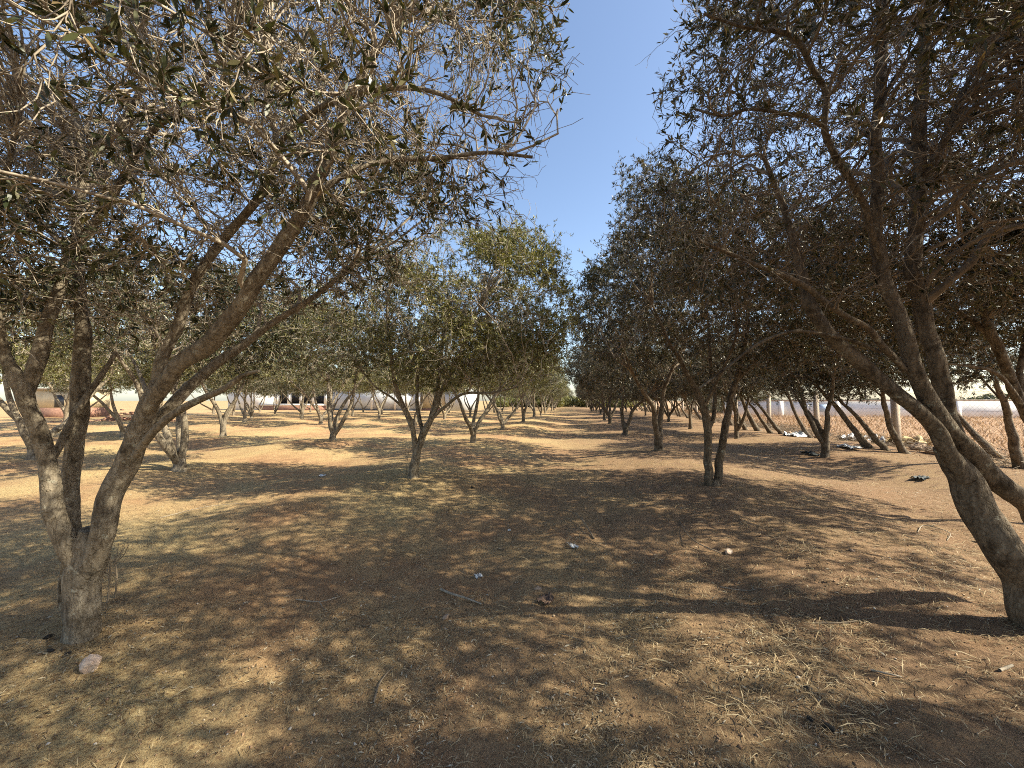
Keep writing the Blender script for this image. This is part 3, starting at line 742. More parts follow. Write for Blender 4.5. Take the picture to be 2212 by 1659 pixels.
# rows further left
rows = [
    [tuple(G(385, 1017)[:2]), tuple(G(720, 951)[:2])] + [(-9.7, 21.8 + 6.2 * i) for i in range(13)],
    [tuple(G(70, 992)[:2]), tuple(G(480, 942)[:2])] + [(-15.8, 23.2 + 6.2 * i) for i in range(5)],
    [(-22.0, 10.5), tuple(G(265, 945)[:2])] + [(-22.0, 23 + 6.2 * i) for i in range(5)],
    [(-28.2, 17.5 + 6.2 * i) for i in range(6)],
    [(-34.4, 21.5 + 6.2 * i) for i in range(5)],
    [(-40.6, 26 + 6.2 * i) for i in range(4)],
]
RN = ['second', 'third', 'fourth', 'fifth', 'sixth', 'seventh']
for ri, pts in enumerate(rows):
    pts = [(x + random.uniform(-.4, .4) * (i > 1), y + random.uniform(-.6, .6) * (i > 1)) for i, (x, y) in enumerate(pts)]
    row(protos_left, pts, lambda i: 'olive tree in the %s row left of the path, %s from the front' % (RN[ri], ORD[i]), 'olive trees in the %s row left of the path' % RN[ri])
# unseen trees added beside and behind the camera to shade the foreground
for x, y, s, wd in ((3.3, -2.7, 1.05, 'just behind the viewer on the right'), (6.6, -.6, 1.1, 'to the right of the viewer by the fence'), (-3.4, -3.6, 1.0, 'just behind the viewer on the left')):
    place(protos_right[int(abs(x * 3)) % 3], x, y, random.uniform(0, 6), s, 'unseen olive tree added for shade ' + wd, 'unseen shade trees beside the viewer')

# leaning young trees along the fence
sp = [(2205, 1012), (2165, 990), (1957, 979), (1917, 973), (1882, 967), (1752, 946), (1690, 938), (1668, 935), (1640, 931), (1612, 928)]
spts = [tuple(G(*q)[:2]) for q in sp] + [(10.1 + random.uniform(-.4, .4), 25.5 + 1.7 * i + random.uniform(-.5, .5)) for i in range(24)]
for i, (x, y) in enumerate(spts):
    place(protos_sap[i % 3], x, y, random.uniform(-.7, .7), random.uniform(.78, 1.15), 'thin olive tree leaning left beside the fence, number %s counted from the near end' % (ORD[i] if i < 18 else str(i + 1)), 'leaning olive trees along the fence', 'olive tree')

# far trees closing the end of the path
for i in range(9):
    place(protos_left[i % 4], -16 + 4.6 * i + random.uniform(-1, 1), 104 + random.uniform(-5, 5), random.uniform(0, 6), 1.05, 'far olive tree closing the end of the path', 'far olive trees at the end of the path')

#=LATE=
# ================================================================ ground litter
def scatter(name, n, dmin, dmax, half_px, lrange, wratio, mat, label, seed, upright=0.0, clump=0.35, far_scale=0.035, prefer=None):
    """loose dry pieces lying on the soil, thinning out with distance"""
    rng = np.random.default_rng(seed)
    m = int(n * 2.6)
    d = dmin * (dmax / dmin) ** rng.uniform(0, 1, m)
    ang = rng.uniform(-1.0, 1.0, m) * math.radians(62) + math.radians(9.14)
    x = -np.sin(ang) * d; y = np.cos(ang) * d
    cl = vnoise(x / .45, y / .45, seed) + 0.6 * vnoise(x / .14, y / .14, seed + 1)
    pr = np.clip(0.42 + cl * clump * 4.2, 0.03, 1)
    if prefer is not None: pr = pr * prefer(x, y)
    kp = rng.uniform(size=m) < pr
    x, y, d = x[kp][:n], y[kp][:n], d[kp][:n]
    K = len(x)
    z = ground_z(x, y) + fine_h(x, y)
    a = rng.uniform(0, 2 * np.pi, K)
    tilt = rng.normal(size=K) * 0.16 + upright * rng.uniform(0.2, 1.2, K)
    D = np.stack([np.cos(a) * np.cos(tilt), np.sin(a) * np.cos(tilt), np.abs(np.sin(tilt)) if upright else np.sin(tilt)], 1)
    S = np.stack([-np.sin(a), np.cos(a), rng.normal(size=K) * 0.35], 1); S /= np.linalg.norm(S, axis=1, keepdims=True)
    L = (lrange[0] + (lrange[1] - lrange[0]) * rng.beta(1.3, 2.2, K)) * (1 + far_scale * d)
    L = L[:, None]; wd = L * rng.uniform(wratio * .7, wratio * 1.3, K)[:, None]
    p = np.stack([x, y, z + (0.0 if upright else 0.006)], 1)
    c0 = -0.5 if not upright else 0.0
    nz = np.array([0, 0, 1.0]) * L * rng.uniform(0.02, 0.13, K)[:, None]
    b = p + D * L * c0; mid = p + D * L * (c0 + .5) + nz; tip = p + D * L * (c0 + 1)
    V = np.stack([b, mid + S * wd, tip, mid - S * wd], 1).reshape(-1, 3)
    o = mesh_from(name, V, np.arange(K * 4).reshape(K, 4), np.full(K, 4), mat)
    tag(o, label, kind='stuff')

def more_right(x, y):
    k_ = 0.30 + 0.17 * (x + 2.5)
    for bx, by, a, r in BUMPS: k_ = k_ + 0.9 * np.exp(-((x - bx) ** 2 + (y - by) ** 2) / .35)
    return np.clip(k_, 0.22, 1.0)
def far_right(x, y):
    return np.clip(0.12 + 0.22 * (x + .6), 0.06, 1.0)
scatter('fallen_twigs', 42000, 2.2, 20, 0, (0.05, 0.17), 0.016, M_STRAW, 'dry fallen twigs and straw matted under the right hand trees', 64, upright=0.12, prefer=far_right, clump=.5)
scatter('leaf_litter', 62000, 1.3, 22, 0, (0.012, 0.046), 0.10, M_LITTER, 'dry fallen olive leaves scattered over the soil', 61, prefer=more_right)
scatter('straw', 44000, 1.3, 26, 0, (0.025, 0.10), 0.020, M_STRAW, 'dry straw and thin twig pieces lying on the soil', 62, prefer=more_right)
scatter('dry_grass', 16000, 2.0, 30, 0, (0.02, 0.05), 0.04, M_STRAW, 'short dry grass stubble in patches on the soil', 63, upright=0.8, clump=0.6)

# crumbs of soil and small stones
rng = np.random.default_rng(66)
K = 8000
d = 1.3 * (11 / 1.3) ** rng.uniform(0, 1, K); a = rng.uniform(-1, 1, K) * math.radians(60) + math.radians(9.14)
x = -np.sin(a) * d; y = np.cos(a) * d
r = 0.003 + 0.013 * rng.beta(1, 5, K)
c = np.stack([x, y, ground_z(x, y) + fine_h(x, y) + r * .4], 1)
OC = np.array([(1, 0, 0), (-1, 0, 0), (0, 1, 0), (0, -1, 0), (0, 0, .8), (0, 0, -.8)], float)
V = c[:, None] + OC[None] * r[:, None, None] * rng.uniform(.6, 1.4, (K, 6, 1)) + rng.normal(size=(K, 6, 3)) * r[:, None, None] * .2
OF = np.array([(0, 2, 4), (2, 1, 4), (1, 3, 4), (3, 0, 4), (2, 0, 5), (1, 2, 5), (3, 1, 5), (0, 3, 5)])
f = (OF[None] + (np.arange(K) * 6)[:, None, None]).reshape(-1, 3)
M_CRUMB = leaf_mat('soil_crumb', [(0, (.20, .12, .07)), (.6, (.36, .23, .135)), (.92, (.46, .34, .22)), (1, (.6, .54, .46))], 0.0, .95)
tag(mesh_from('soil_crumbs', V.reshape(-1, 3), f, np.full(len(f), 3), M_CRUMB), 'small soil crumbs and grit strewn over the ground', kind='stuff')

# field weeds beyond the fence and brush along its foot
rng = np.random.default_rng(71)
K = 60000
x = 11.8 + 45 * rng.uniform(0, 1, K) ** 1.6; y = rng.uniform(2, 75, K)
h = rng.uniform(0.12, 0.42, K) * (0.75 + 0.8 * vnoise(x / 2, y / 2, 5))
a = rng.uniform(0, 6.28, K)
lean = rng.normal(size=(K, 2)) * 0.22
p = np.stack([x, y, np.zeros(K)], 1); wv = np.stack([np.cos(a), np.sin(a), np.zeros(K)], 1) * (0.005 + 0.0004 * y)[:, None]
tp = p + np.stack([lean[:, 0], lean[:, 1], h], 1)
md = (p + tp) / 2 + rng.normal(size=(K, 3)) * 0.04
V = np.stack([p - wv * .4, md - wv, tp, md + wv], 1).reshape(-1, 3)
tag(mesh_from('field_weeds', V, np.arange(K * 4).reshape(K, 4), np.full(K, 4), M_WEED), 'reddish dry weeds of the open field beyond the fence', kind='stuff')

rng = np.random.default_rng(72)
mb = MB()
K = 2600
y0 = rng.uniform(4, 60, K); x0 = 10.75 + rng.normal(size=K) * 0.33
zc = np.abs(rng.normal(size=K)) * 0.16
ph = rng.uniform(0, 6.28, K); L = rng.uniform(0.25, 0.9, K)
D = np.stack([np.cos(ph) * L, np.sin(ph) * L, rng.normal(size=K) * 0.25 * L], 1)
c = np.stack([x0, y0, zc + 0.02], 1)
tt = np.linspace(-.5, .5, 4)
P = c[:, None] + D[:, None] * tt[None, :, None] + rng.normal(size=(K, 4, 3)) * 0.03
P[:, :, 2] = np.maximum(P[:, :, 2], 0.01) + base_h(P[:, :, 0], P[:, :, 1])
mb.tubes(P, np.repeat(np.array([[.008, .007, .005, .003]]), K, 0), 3)
tag(mb.build('cut_brush', M_TWIGD), 'heap of cut dry branches along the foot of the fence', kind='stuff')

# ================================================================ things lying on the ground
def rock(name, px, py, size, mat, label, cat='stone', seed=0, squash=(1, 1, .75), sink=.2, cuts=10):
    import bmesh
    rng = np.random.default_rng(seed)
    bm = bmesh.new(); bmesh.ops.create_icosphere(bm, subdivisions=3, radius=1.0)
    pl = rng.normal(size=(cuts, 3)); pl /= np.linalg.norm(pl, axis=1, keepdims=True); of = rng.uniform(.55, .85, cuts)
    for v in bm.verts:
        c = np.array(v.co)
        for q, o_ in zip(pl, of):
            t_ = c @ q
            if t_ > o_: c = c - q * (t_ - o_)
        c = c * (1 + 0.05 * rng.normal()) * np.array(squash) * size
        v.co = c
    me = bpy.data.meshes.new(name); bm.to_mesh(me); bm.free(); me.materials.append(mat)
    o = bpy.data.objects.new(name, me); COL.objects.link(o)
    g = G(px, py)
    o.location = (g[0], g[1], float(ground_z(g[0], g[1]) + fine_h(g[0], g[1])) + size * squash[2] * (.8 - sink * 2))
    o.rotation_euler = (0, 0, rng.uniform(0, 6))
    return tag(o, label, cat)

M_STONE = simple_mat('stone_pink', (0.40, 0.28, 0.21), (0.62, 0.50, 0.40), 14, 0.9, .5, .006)
M_STONEB = simple_mat('stone_brown', (0.30, 0.20, 0.13), (0.46, 0.33, 0.23), 14, 0.9, .5, .006)
M_CLOD = simple_mat('black_clod', (0.012, 0.010, 0.008), (0.035, 0.028, 0.02), 20, 0.95, .5, .006)
M_WHITE = simple_mat('white_paper', (0.62, 0.61, 0.58), (0.78, 0.77, 0.74), 20, 0.6, .2, .002)
M_BARKPIECE = simple_mat('brown_bark', (0.12, 0.075, 0.05), (0.23, 0.15, 0.105), 25, 0.9, .8, .006)
M_STICK = simple_mat('grey_stick', (0.22, 0.18, 0.13), (0.40, 0.34, 0.26), 30, 0.9, .4, .003)
rock('stone', 196, 1463, 0.058, M_STONE, 'pinkish angular stone in front of the large left olive tree', seed=3, squash=(1, .8, .9), sink=.1, cuts=7)
rock('stone', 1573, 1193, 0.058, M_STONE, 'flat pale stone lying right of the path centre', seed=5, squash=(1.1, .7, .55))
rock('stone', 1161, 1273, 0.036, M_STONEB, 'small reddish stone beside the brown bark piece', seed=8, squash=(1.1, .8, .5))
rock('stone', 964, 1334, 0.034, M_STONEB, 'small brown stone below the grey stick', seed=9, squash=(1, .8, .6))
rock('stone', 1840, 1190, 0.030, M_STONEB, 'little brown stone right of the flat pale stone', seed=12, squash=(1, .8, .6))
rock('soil_clod', 190 / 3.69 * 1 + 53, 1395, 0.022, M_CLOD, 'upper black clod left of the large trunk foot', 'clod', 21, (1.2, .8, .6))
rock('soil_clod', 108, 1424, 0.022, M_CLOD, 'elongated black clod near the pinkish stone', 'clod', 22, (1.8, .7, .5))
rock('soil_clod', 146, 1428, 0.016, M_CLOD, 'small round black clod near the pinkish stone', 'clod', 23)
for i, (px, py, sz, lb) in enumerate([(512, 1142, .02, 'small dark clod in shade right of the large left trunk'), (1745, 1484, .02, 'small black dropping in the right foreground'), (1727, 1481, .0, ''), (1792, 1566, .022, 'black dropping lowest in the right foreground'), (1751, 1548, .017, 'black dropping just left of the lowest one'), (1020, 1055, .03, 'dark clod on the sunny strip in mid path')]):
    if sz: rock('soil_clod', px, py, sz, M_CLOD, lb, 'clod', 30 + i)

def crumple(name, px, py, sx, sy, hh, mat, label, cat, seed, n=14):
    """a crumpled thin sheet with thickness"""
    rng = np.random.default_rng(seed)
    u = np.linspace(-1, 1, n); U, Vv = np.meshgrid(u, u)
    X = U * sx + rng.normal(size=U.shape) * sx * .06; Y = Vv * sy + rng.normal(size=U.shape) * sy * .06
    edge = 1 + 0.25 * vnoise(np.arctan2(Vv, U) * 1.7 + 9, np.full_like(U, seed), 3) * 2
    X *= edge; Y *= edge
    Z = hh * np.abs(vnoise(U * 1.7 + seed, Vv * 1.7, seed) + .7 * vnoise(U * 3.5, Vv * 3.5 + seed, seed + 1)) * 1.6 + 0.006
    top = np.stack([X, Y, Z], -1).reshape(-1, 3); bot = top - [0, 0, .0015]
    id_ = np.arange(n * n).reshape(n, n)
    f = np.stack([id_[:-1, :-1], id_[:-1, 1:], id_[1:, 1:], id_[1:, :-1]], -1).reshape(-1, 4)
    mb = MB(); mb.add(top, f); mb.add(bot, f[:, ::-1])
    o = mb.build(name, mat)
    g = G(px, py)
    o.location = (g[0], g[1], float(ground_z(g[0], g[1]) + fine_h(g[0], g[1])) + .002)
    o.rotation_euler = (0, 0, rng.uniform(0, 6))
    return tag(o, label, cat)
crumple('paper_scrap', 1033, 1246, .030, .032, .05, M_WHITE, 'small white crumpled paper above the grey stick', 'litter scrap', 2)
crumple('plastic_scrap', 1240, 1184, .055, .03, .06, M_WHITE, 'torn white plastic piece at the edge of the sunny patch', 'litter scrap', 5)
crumple('paper_scrap', 697, 1028, .06, .05, .04, M_WHITE, 'tiny white scrap on the shaded soil left of the slender tree', 'litter scrap', 7)
crumple('plastic_scrap', 2117, 1171, .03, .035, .07, M_WHITE, 'white scrap on straw beside the leaning right trunk', 'litter scrap', 9)
crumple('plastic_scrap', 1100, 1148, .022, .014, .02, M_WHITE, 'flat little pale strip left of the torn white plastic', 'litter scrap', 14)
crumple('bark_piece', 1182, 1293, .075, .05, .035, M_BARKPIECE, 'flat ragged brown bark piece in the shaded foreground', 'bark piece', 11, 18)
M_DARKRAG = simple_mat('dark_rag', (0.02, 0.025, 0.03), (0.06, 0.07, 0.07), 12, .8, .3, .01)
crumple('dark_rag', 1755, 982, .28, .14, .10, M_DARKRAG, 'dark rag at the foot of the forked tree near the fence', 'rag', 16)
crumple('dark_rag', 1990, 1034, .22, .10, .06, M_DARKRAG, 'dark flat rag on straw behind the leaning right trunk', 'rag', 18)
M_BAG = simple_mat('white_bag', (0.55, 0.56, 0.56), (0.74, 0.75, 0.76), 8, .5, .3, .01)
for i, (px, py, sx, sy, hz, lb) in enumerate([(1843, 951, .5, .3, .38, 'white rubbish bag at the second fence post'), (1893, 957, .4, .25, .32, 'white rubbish bag between two leaning trunks'), (1717, 943, .42, .3, .30, 'white rubbish sack at the far fence post'), (1835, 968, .35, .2, .12, 'flattened white sack in front of the fence post')]):
    crumple('rubbish_bag', px, py, sx, sy, hz, M_BAG, lb, 'rubbish bag', 40 + i)
M_TARP = simple_mat('yellow_sack', (0.42, 0.30, 0.14), (0.60, 0.47, 0.25), 6, .8, .3, .01)
crumple('yellow_sack', 1965, 963, .5, .35, .5, M_TARP, 'yellowish sack on the brush heap by the leaning trunks', 'sack', 47)
for i, (px, py, sz) in enumerate([(1705, 941, .22), (1733, 944, .2), (1765, 947, .2), (1870, 962, .2), (1985, 972, .24), (2015, 980, .22), (1860, 950, .2)]):
    rock('rubble_stone', px, py, sz, M_STONEB, ['brown rubble lump by the far fence post', 'brown rubble lump left of the thin curved trunk', 'brown rubble lump behind the forked tree', 'brown rubble lump at the foot of a leaning trunk', 'brown rubble lump under the yellowish sack', 'brown rubble lump right of the yellowish sack', 'brown rubble lump right of the second fence post'][i], 'rubble', 60 + i, (1, .8, .7), .15)

def stick(name, pix, r0, r1, label, lift=0.0, mat=None, kids=None):
    pts = []
    for i, (px, py) in enumerate(pix):
        g = G(px, py); z = float(ground_z(g[0], g[1]) + fine_h(g[0], g[1])) + r0 + lift * math.sin(math.pi * i / max(1, len(pix) - 1))
        pts.append((g[0], g[1], z))
    P, R = catmull(pts, np.linspace(r0, r1, len(pts)), .03)
    mb = MB(); bark_tube(mb, P, R, 8, np.random.default_rng(int(pix[0][0])), .1)
    for ch in kids or []:
        q = []
        for (px, py, hz) in ch:
            g = G(px, py); q.append((g[0], g[1], float(ground_z(g[0], g[1])) + r0 + hz))
        P, R = catmull(q, np.linspace(r1 * 1.1, r1 * .5, len(q)), .03); bark_tube(mb, P, R, 6, np.random.default_rng(3), .1)
    o = mb.build(name, mat or M_STICK, None, True)
    return tag(o, label, 'stick')
stick('stick', [(952, 1279), (975, 1289), (1005, 1298), (1040, 1305)], .0115, .006, 'thick curved grey stick in the shaded foreground', .02)
stick('stick', [(807, 1520), (818, 1485), (835, 1460), (852, 1441)], .006, .003, 'thin bent dark stick left in the foreground', .01, M_TWIGD)
stick('twig', [(1283, 1163), (1268, 1148), (1250, 1128), (1228, 1112), (1206, 1106)], .009, .004, 'fallen branched twig across the sunny patch', .07, M_TWIGD, [[(1262, 1140, .05), (1250, 1146, .02), (1240, 1150, .0)], [(1240, 1120, .06), (1215, 1124, .03), (1195, 1118, .0)]])
stick('twig', [(1468, 1122), (1482, 1160), (1508, 1184), (1560, 1195)], .005, .006, 'thin dark twig arching to the flat pale stone', .05, M_TWIGD)
stick('twig', [(1982, 1150), (1994, 1143), (2022, 1149), (2052, 1158), (2046, 1166)], .005, .004, 'pale angular twig left of the white scrap on straw', .04, M_STICK)
stick('twig', [(1555, 1267), (1615, 1274), (1690, 1268)], .004, .003, 'thin straight twig right of the bark piece', .01, M_STICK)
stick('twig', [(1725, 1380), (1760, 1394)], .006, .004, 'short dark twig in the right foreground', .01, M_TWIGD)
stick('twig', [(2160, 1458), (2188, 1450)], .008, .007, 'pale thick twig piece at the lower right', .005, M_STICK)
stick('twig', [(640, 1300), (690, 1306), (735, 1292)], .005, .003, 'thin pale twig right of the large left trunk', .02, M_STICK, [[(690, 1306, .01), (700, 1318, .0)]])
stick('twig', [(1210, 1368), (1225, 1378), (1262, 1388)], .004, .003, 'dark crooked twig at the lower centre', .015, M_TWIGD)
stick('twig', [(345, 1120), (440, 1100), (520, 1090)], .006, .003, 'thin twig on sunny sand behind the large left trunk', .03, M_STICK)
stick('twig', [(1760, 1350), (1830, 1352), (1905, 1340)], .005, .003, 'long thin brown twig in the right foreground', .015, M_TWIGD)
stick('twig', [(1880, 1448), (1925, 1460), (1948, 1462)], .006, .004, 'grey twig left of the pale thick twig piece', .01, M_STICK)

# shoots rising from the ground near the left trunk
def shoot(px, py, hh, label, seed):
    g = G(px, py); rng = np.random.default_rng(seed)
    z = float(ground_z(g[0], g[1]))
    mb = MB()
    P, R = catmull([(g[0], g[1], z - .02), (g[0] + .01, g[1], z + hh * .5), (g[0] + rng.normal() * .03, g[1], z + hh)], [.008, .006, .003], .03)
    bark_tube(mb, P, R, 6, rng, .1)
    for i in range(5):
        j = int(len(P) * rng.uniform(.3, .9)); q = P[j]; a = rng.uniform(0, 6.28)
        P2, R2 = catmull([q, q + [math.cos(a) * .05, math.sin(a) * .05, .05], q + [math.cos(a) * .08, math.sin(a) * .08, .13]], [.004, .003, .002], .02)
        bark_tube(mb, P2, R2, 5, rng, .1)
    return tag(mb.build('olive_sucker', M_TWIGD, None, True), label, 'shoot')
shoot(180, 1240, .42, 'bare brown sucker shoot behind the fork of the large left tree', 1)
shoot(232, 1312, .36, 'dry sucker shoot at the right foot of the large left trunk', 2)
shoot(248, 1300, .30, 'thinner dry sucker shoot right of the large left trunk', 4)
shoot(878, 1030, .55, 'thin sucker shoots at the foot of the slender tree', 3)

# ================================================================ fence
M_CONC = simple_mat('concrete_post', (0.34, 0.27, 0.20), (0.52, 0.43, 0.33), 6, .9, .4, .01)
M_WIRE, t_, p_, o_ = new_mat('rusty_wire'); p_.inputs['Base Color'].default_value = (.20, .15, .11, 1); p_.inputs['Roughness'].default_value = .6; p_.inputs['Metallic'].default_value = .4
XF = 11.3
fence = empty('wire_fence', (XF, 11, 0))
tag(fence, 'wire netting fence on square concrete posts along the open field', 'fence')
for i in range(16):
    yy = 2.1 + 4.55 * i
    mb = MB()
    a = .085
    mb.box(-a, a, -a, a, -.3, 2.02)
    mb.box(-a * .7, a * .7, -a * .7, a * .7, 2.02, 2.06)
    o = mb.build('post', M_CONC, fence)
    o.location = (0, yy - 11, 0); o.rotation_euler = (0, random.uniform(-.02, .02), random.uniform(-.1, .1))
mb = MB()
ya, yb, zt = 2.1, 70.0, 1.85
P = []
for z in (.1, .7, 1.3, 1.85):
    P.append([(-.1, y - 11, z + .01 * math.sin(y * 3)) for y in np.linspace(ya, yb, 40)])
mb.tubes(np.array(P), np.full((4, 40), .0028), 3)
sp_ = .13
q0 = np.arange(ya - zt, 34, sp_)
A = np.stack([np.stack([np.full_like(q0, -.1), q0 - 11, np.full_like(q0, .08)], 1), np.stack([np.full_like(q0, -.1), q0 + zt - 11, np.full_like(q0, zt)], 1)], 1)
B_ = A.copy(); B_[:, 0, 2], B_[:, 1, 2] = zt, .08; B_[:, :, 0] = -.108
for Q in (A, B_):
    mb.tubes(Q, np.full((len(Q), 2), .0016), 3)
mb.build('wire_netting', M_WIRE, fence)

# ================================================================ beyond the field: white wall, poles, bushes
M_WALL = simple_mat('whitewash', (0.62, 0.60, 0.56), (0.80, 0.78, 0.74), 1.2, .9, .2, .02)
M_BEIGE = simple_mat('beige_plaster', (0.50, 0.40, 0.25), (0.66, 0.55, 0.36), 1.5, .9, .2, .02)
M_BRICK = simple_mat('red_brick', (0.20, 0.10, 0.07), (0.38, 0.21, 0.14), 5, .9, .6, .03)
M_DARK = simple_mat('dark_opening', (0.012, 0.012, 0.014), (0.03, 0.03, 0.035), 3, .4, .1, .01)
M_GREYP = simple_mat('grey_panel', (0.44, 0.46, 0.48), (0.62, 0.64, 0.66), .7, .7, .2, .02)
M_POLE = simple_mat('pole_wood', (0.12, 0.10, 0.08), (0.24, 0.20, 0.16), 8, .9, .3, .01)
M_BLUE = simple_mat('blue_paint', (0.30, 0.42, 0.58), (0.38, 0.50, 0.64), 4, .6, .1, .01)
YW = 42.0
wl = empty('boundary_wall', (24, YW, 0)); tag(wl, 'long white boundary wall far across the open field', 'wall')
mb = MB(); mb.box(-9, 40, 0, .25, -.3, 1.55); mb.build('wall', M_WALL, wl)
mb = MB(); mb.box(-9.1, 40.1, -.06, .31, 1.55, 1.68); mb.build('coping', M_CONC, wl)
for i in range(10):
    mb = MB(); mb.box(-9 + 5 * i, -8.6 + 5 * i, -.1, -.003, -.3, 1.54); mb.build('pier', M_WALL, wl)
mb = MB(); mb.box(-.4, .5, -.012, -.003, .5, 1.2); mb.build('painted_panel', M_BLUE, wl)
for i, (px, top) in enumerate([(1636, 800), (1790, 806), (1870, 812), (1984, 775), (1930, 815), (1582, 812)]):
    q = on_plane_y(px, 880, YW + 8); tz = on_plane_y(px, top, YW + 8)[2]
    rt = empty('utility_pole', (q[0], q[1], 0))
    mb = MB(); mb.tubes(np.array([[(0, 0, -.3), (.02, 0, tz * .5), (0, 0, tz)]]), np.array([[.10, .085, .07]]), 8); mb.build('pole', M_POLE, rt, True)
    mb = MB(); mb.box(-.7, .7, -.06, .06, tz - .45, tz - .33); mb.build('crossarm', M_POLE, rt)
    tag(rt, 'thin utility pole beyond the white wall, %s from the left' % ['second', 'third', 'fourth', 'tallest and sixth', 'fifth', 'first'][i], 'utility pole', 'utility poles beyond the field')
M_FARG = leaf_mat('far_bush', [(0, (.05, .06, .03)), (1, (.12, .13, .07))])
for i, (px, yy, r, hz, lb) in enumerate([(1648, 44, 1.6, 1.9, 'low green bush in front of the far white wall'), (1560, 50, 3.0, 3.2, 'rounded far green tree left of the white wall'), (2050, 46, 2.4, 1.6, 'far green bush at the right end of the field'), (1880, 48, 2.0, 1.7, 'far green bush behind the white wall'), (1520, 60, 3.5, 3.5, 'distant green tree mass at the field corner'), (2150, 50, 3.0, 2.2, 'far green bush right of the tallest pole')]):
    q = on_plane_y(px, 880, yy)
    rng = np.random.default_rng(90 + i)
    rt = empty('bush', (q[0], q[1], 0)); tag(rt, lb, 'bush')
    K = 5000
    d = rng.normal(size=(K, 3)); d /= np.linalg.norm(d, axis=1, keepdims=True)
    rr = rng.uniform(.3, 1, K)[:, None] ** .5 * (1 + .35 * vnoise(d[:, 0] * 2 + 5, d[:, 1] * 2 + d[:, 2] * 2, i)[:, None])
    C_ = d * rr * [r, r, hz * .55] + [0, 0, hz * .5]
    C_[:, 2] = np.abs(C_[:, 2])
    u = rng.normal(size=(K, 3)) * .10; v = rng.normal(size=(K, 3)) * .04
    V = np.stack([C_ - u, C_ + v, C_ + u, C_ - v], 1).reshape(-1, 3)
    mesh_from('foliage', V, np.arange(K * 4).reshape(K, 4), np.full(K, 4), M_FARG, rt)
    mb = MB(); mb.tubes(np.array([[(0, 0, -.2), (0.05, 0, hz * .35), (0, .05, hz * .7)]]), np.array([[.12, .09, .04]]), 6); mb.build('stem', M_POLE, rt)

# ================================================================ farm building behind the trees on the left
YB = 57.0
def bx_(px): return float(on_plane_y(px, 870, YB)[0])
bd = empty('farm_building', (0, YB, 0)); tag(bd, 'long low whitewashed farm building behind the trees on the left', 'building')
xa, xb, xc, xd, xe = bx_(560), bx_(600), bx_(705), bx_(905), bx_(960)
def bb(name, mat, x0, x1, y0, y1, z0, z1, par=None):
    m = MB(); m.box(x0, x1, y0, y1, z0, z1); return m.build(name, mat, par or bd)
bb('plinth', M_BRICK, xa, xc, -.12, 0, -.3, .75)
bb('sill', M_WALL, xa, xc, -.22, 0, .75, 1.05)
bb('wall', M_WALL, xa - 6, xb, 0, 6, -.3, 3.9)
bb('recess', M_DARK, xb, xc, .8, 6, -.3, 3.2)
nW = 4
for i in range(nW + 1):
    x = xb + (xc - xb) * i / nW
    bb('pillar', M_WALL, x - .28, x + .28, -.25, .35, 1.05, 3.2)
for i in range(nW):
    x0 = xb + (xc - xb) * i / nW + .32; x1 = xb + (xc - xb) * (i + 1) / nW - .32
    m = MB()
    for x in np.linspace(x0 + .1, x1 - .1, 14): m.box(x - .02, x + .02, .1, .14, 1.05, 3.2)
    m.box(x0, x1, .09, .15, 2.0, 2.05)
    m.build('window_bars', M_DARK, bd)
bb('lintel', M_WALL, xb, xc, -.1, 6, 3.2, 3.9)
bb('wall', M_GREYP, xc, xd, .2, 6, .15, 3.7)
bb('plinth', M_DARK, xc, xd, -.05, .15, -.3, .16)
for i in range(5):
    x = xc + (xd - xc) * i / 4
    bb('pillar', M_WALL, x - .16, x + .16, -.06, .2, .17, 3.7)
bb('wall', M_BEIGE, xd + .2, xe, .4, 6, .35, 3.5)
bb('plinth', M_BRICK, xd + .2, xe, .3, .39, -.3, .35)
bb('wall', M_GREYP, xe + .03, bx_(1010), .2, 6, -.3, 3.6)
bb('roof', M_CONC, xa - 6.3, bx_(1010) + .3, -.5, 6.4, 3.92, 4.12)
bb('door', M_DARK, xe - 1.6, xe - .7, .33, .397, .36, 2.4)

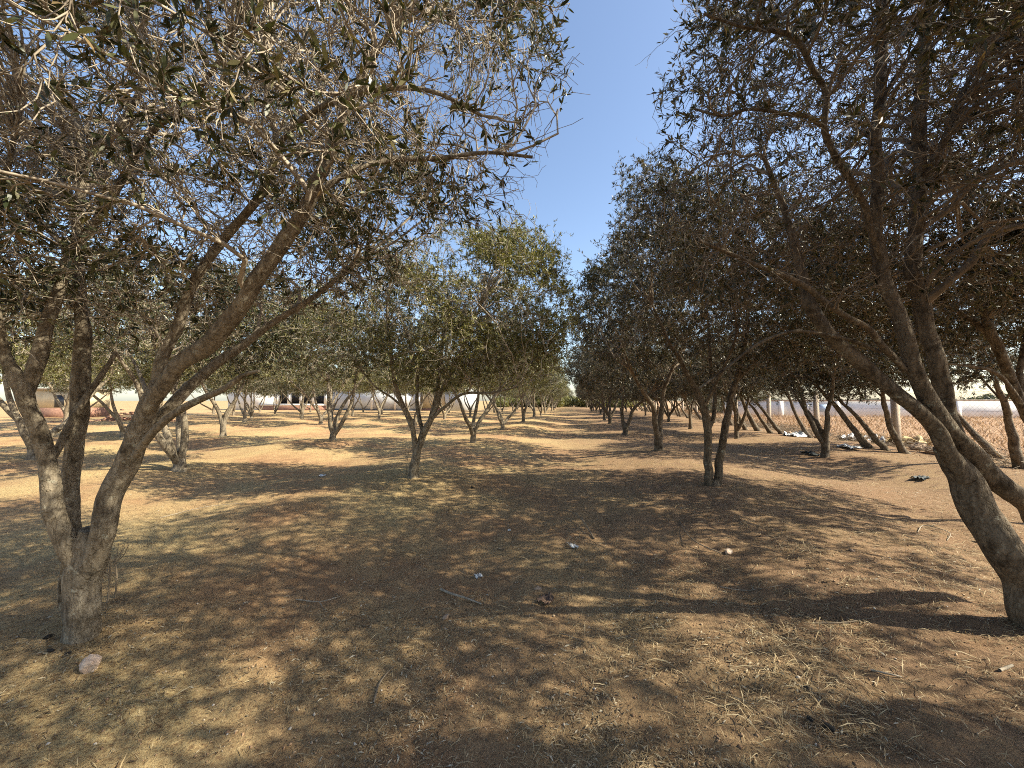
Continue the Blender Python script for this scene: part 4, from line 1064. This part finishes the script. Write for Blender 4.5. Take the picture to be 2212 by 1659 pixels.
p0 = W(60, 870, 36); p1 = W(165, 870, 36)
sh = empty('shed', (p0[0], p0[1], 0)); tag(sh, 'small beige sunlit shed with a dark opening at the far left', 'shed')
sh.rotation_euler = (0, 0, math.atan2(p1[1] - p0[1], p1[0] - p0[0]))
Ls = math.hypot(p1[0] - p0[0], p1[1] - p0[1])
bb('wall', M_BEIGE, 0, Ls, 0, 3, .9, 2.6, sh); bb('plinth', M_BRICK, -.02, Ls + .02, -.03, 3.03, -.3, .9, sh)
bb('roof', M_CONC, -.2, Ls + .2, -.25, 3.2, 2.6, 2.75, sh); bb('opening', M_DARK, Ls * .55, Ls * .75, -.01, -.003, .95, 2.1, sh)
rng = np.random.default_rng(8)
mb = MB()
q = W(265, 895, 30)
for i in range(160):
    x, y = rng.normal(size=2) * [1.6, .7]; z = max(0, 1.1 - .5 * abs(x) - .6 * abs(y)) * rng.uniform(.1, 1)
    mb.box(x, x + .24, y, y + .12, z, z + .09)
tag(mb.build('brick_heap', M_BRICK), 'heap of loose red bricks far off behind the left trees', 'brick heap')
bpy.data.objects['brick_heap'].location = (q[0], q[1], -.02)

# scrub closing the far end of the orchard
rng = np.random.default_rng(97)
K = 2600
d = rng.normal(size=(K, 3)); d /= np.linalg.norm(d, axis=1, keepdims=True)
C_ = d * (rng.uniform(.2, 1, K)[:, None] ** .5) * [2.6, 2.0, 1.5] * (1 + .5 * vnoise(d[:, 0] * 2 + 3, d[:, 1] * 2 + d[:, 2] * 2.2, 4)[:, None]) + [0, 0, 1.2]
C_[:, 2] = np.abs(C_[:, 2])
u = rng.normal(size=(K, 3)) * .13; v = rng.normal(size=(K, 3)) * .05
V = np.stack([C_ - u, C_ + v, C_ + u, C_ - v], 1).reshape(-1, 3)
b0 = mesh_from('scrub_bush', V, np.arange(K * 4).reshape(K, 4), np.full(K, 4), M_LEAFG)
n = 0
for i in range(30):
    x = -21 + 1.25 * i + random.uniform(-.6, .6); y = random.uniform(90, 112)
    if -2.3 < x < 1.2: y = random.uniform(118, 124)
    o = b0 if n == 0 else b0.copy()
    if n: COL.objects.link(o)
    n += 1
    o.location = (x, y, 0); o.rotation_euler = (0, 0, random.uniform(0, 6)); o.scale = (1, 1, random.uniform(.7, 1.3))
    tag(o, 'low scrub bush closing the far end of the orchard', 'bush', 'scrub bushes at the far end of the orchard')
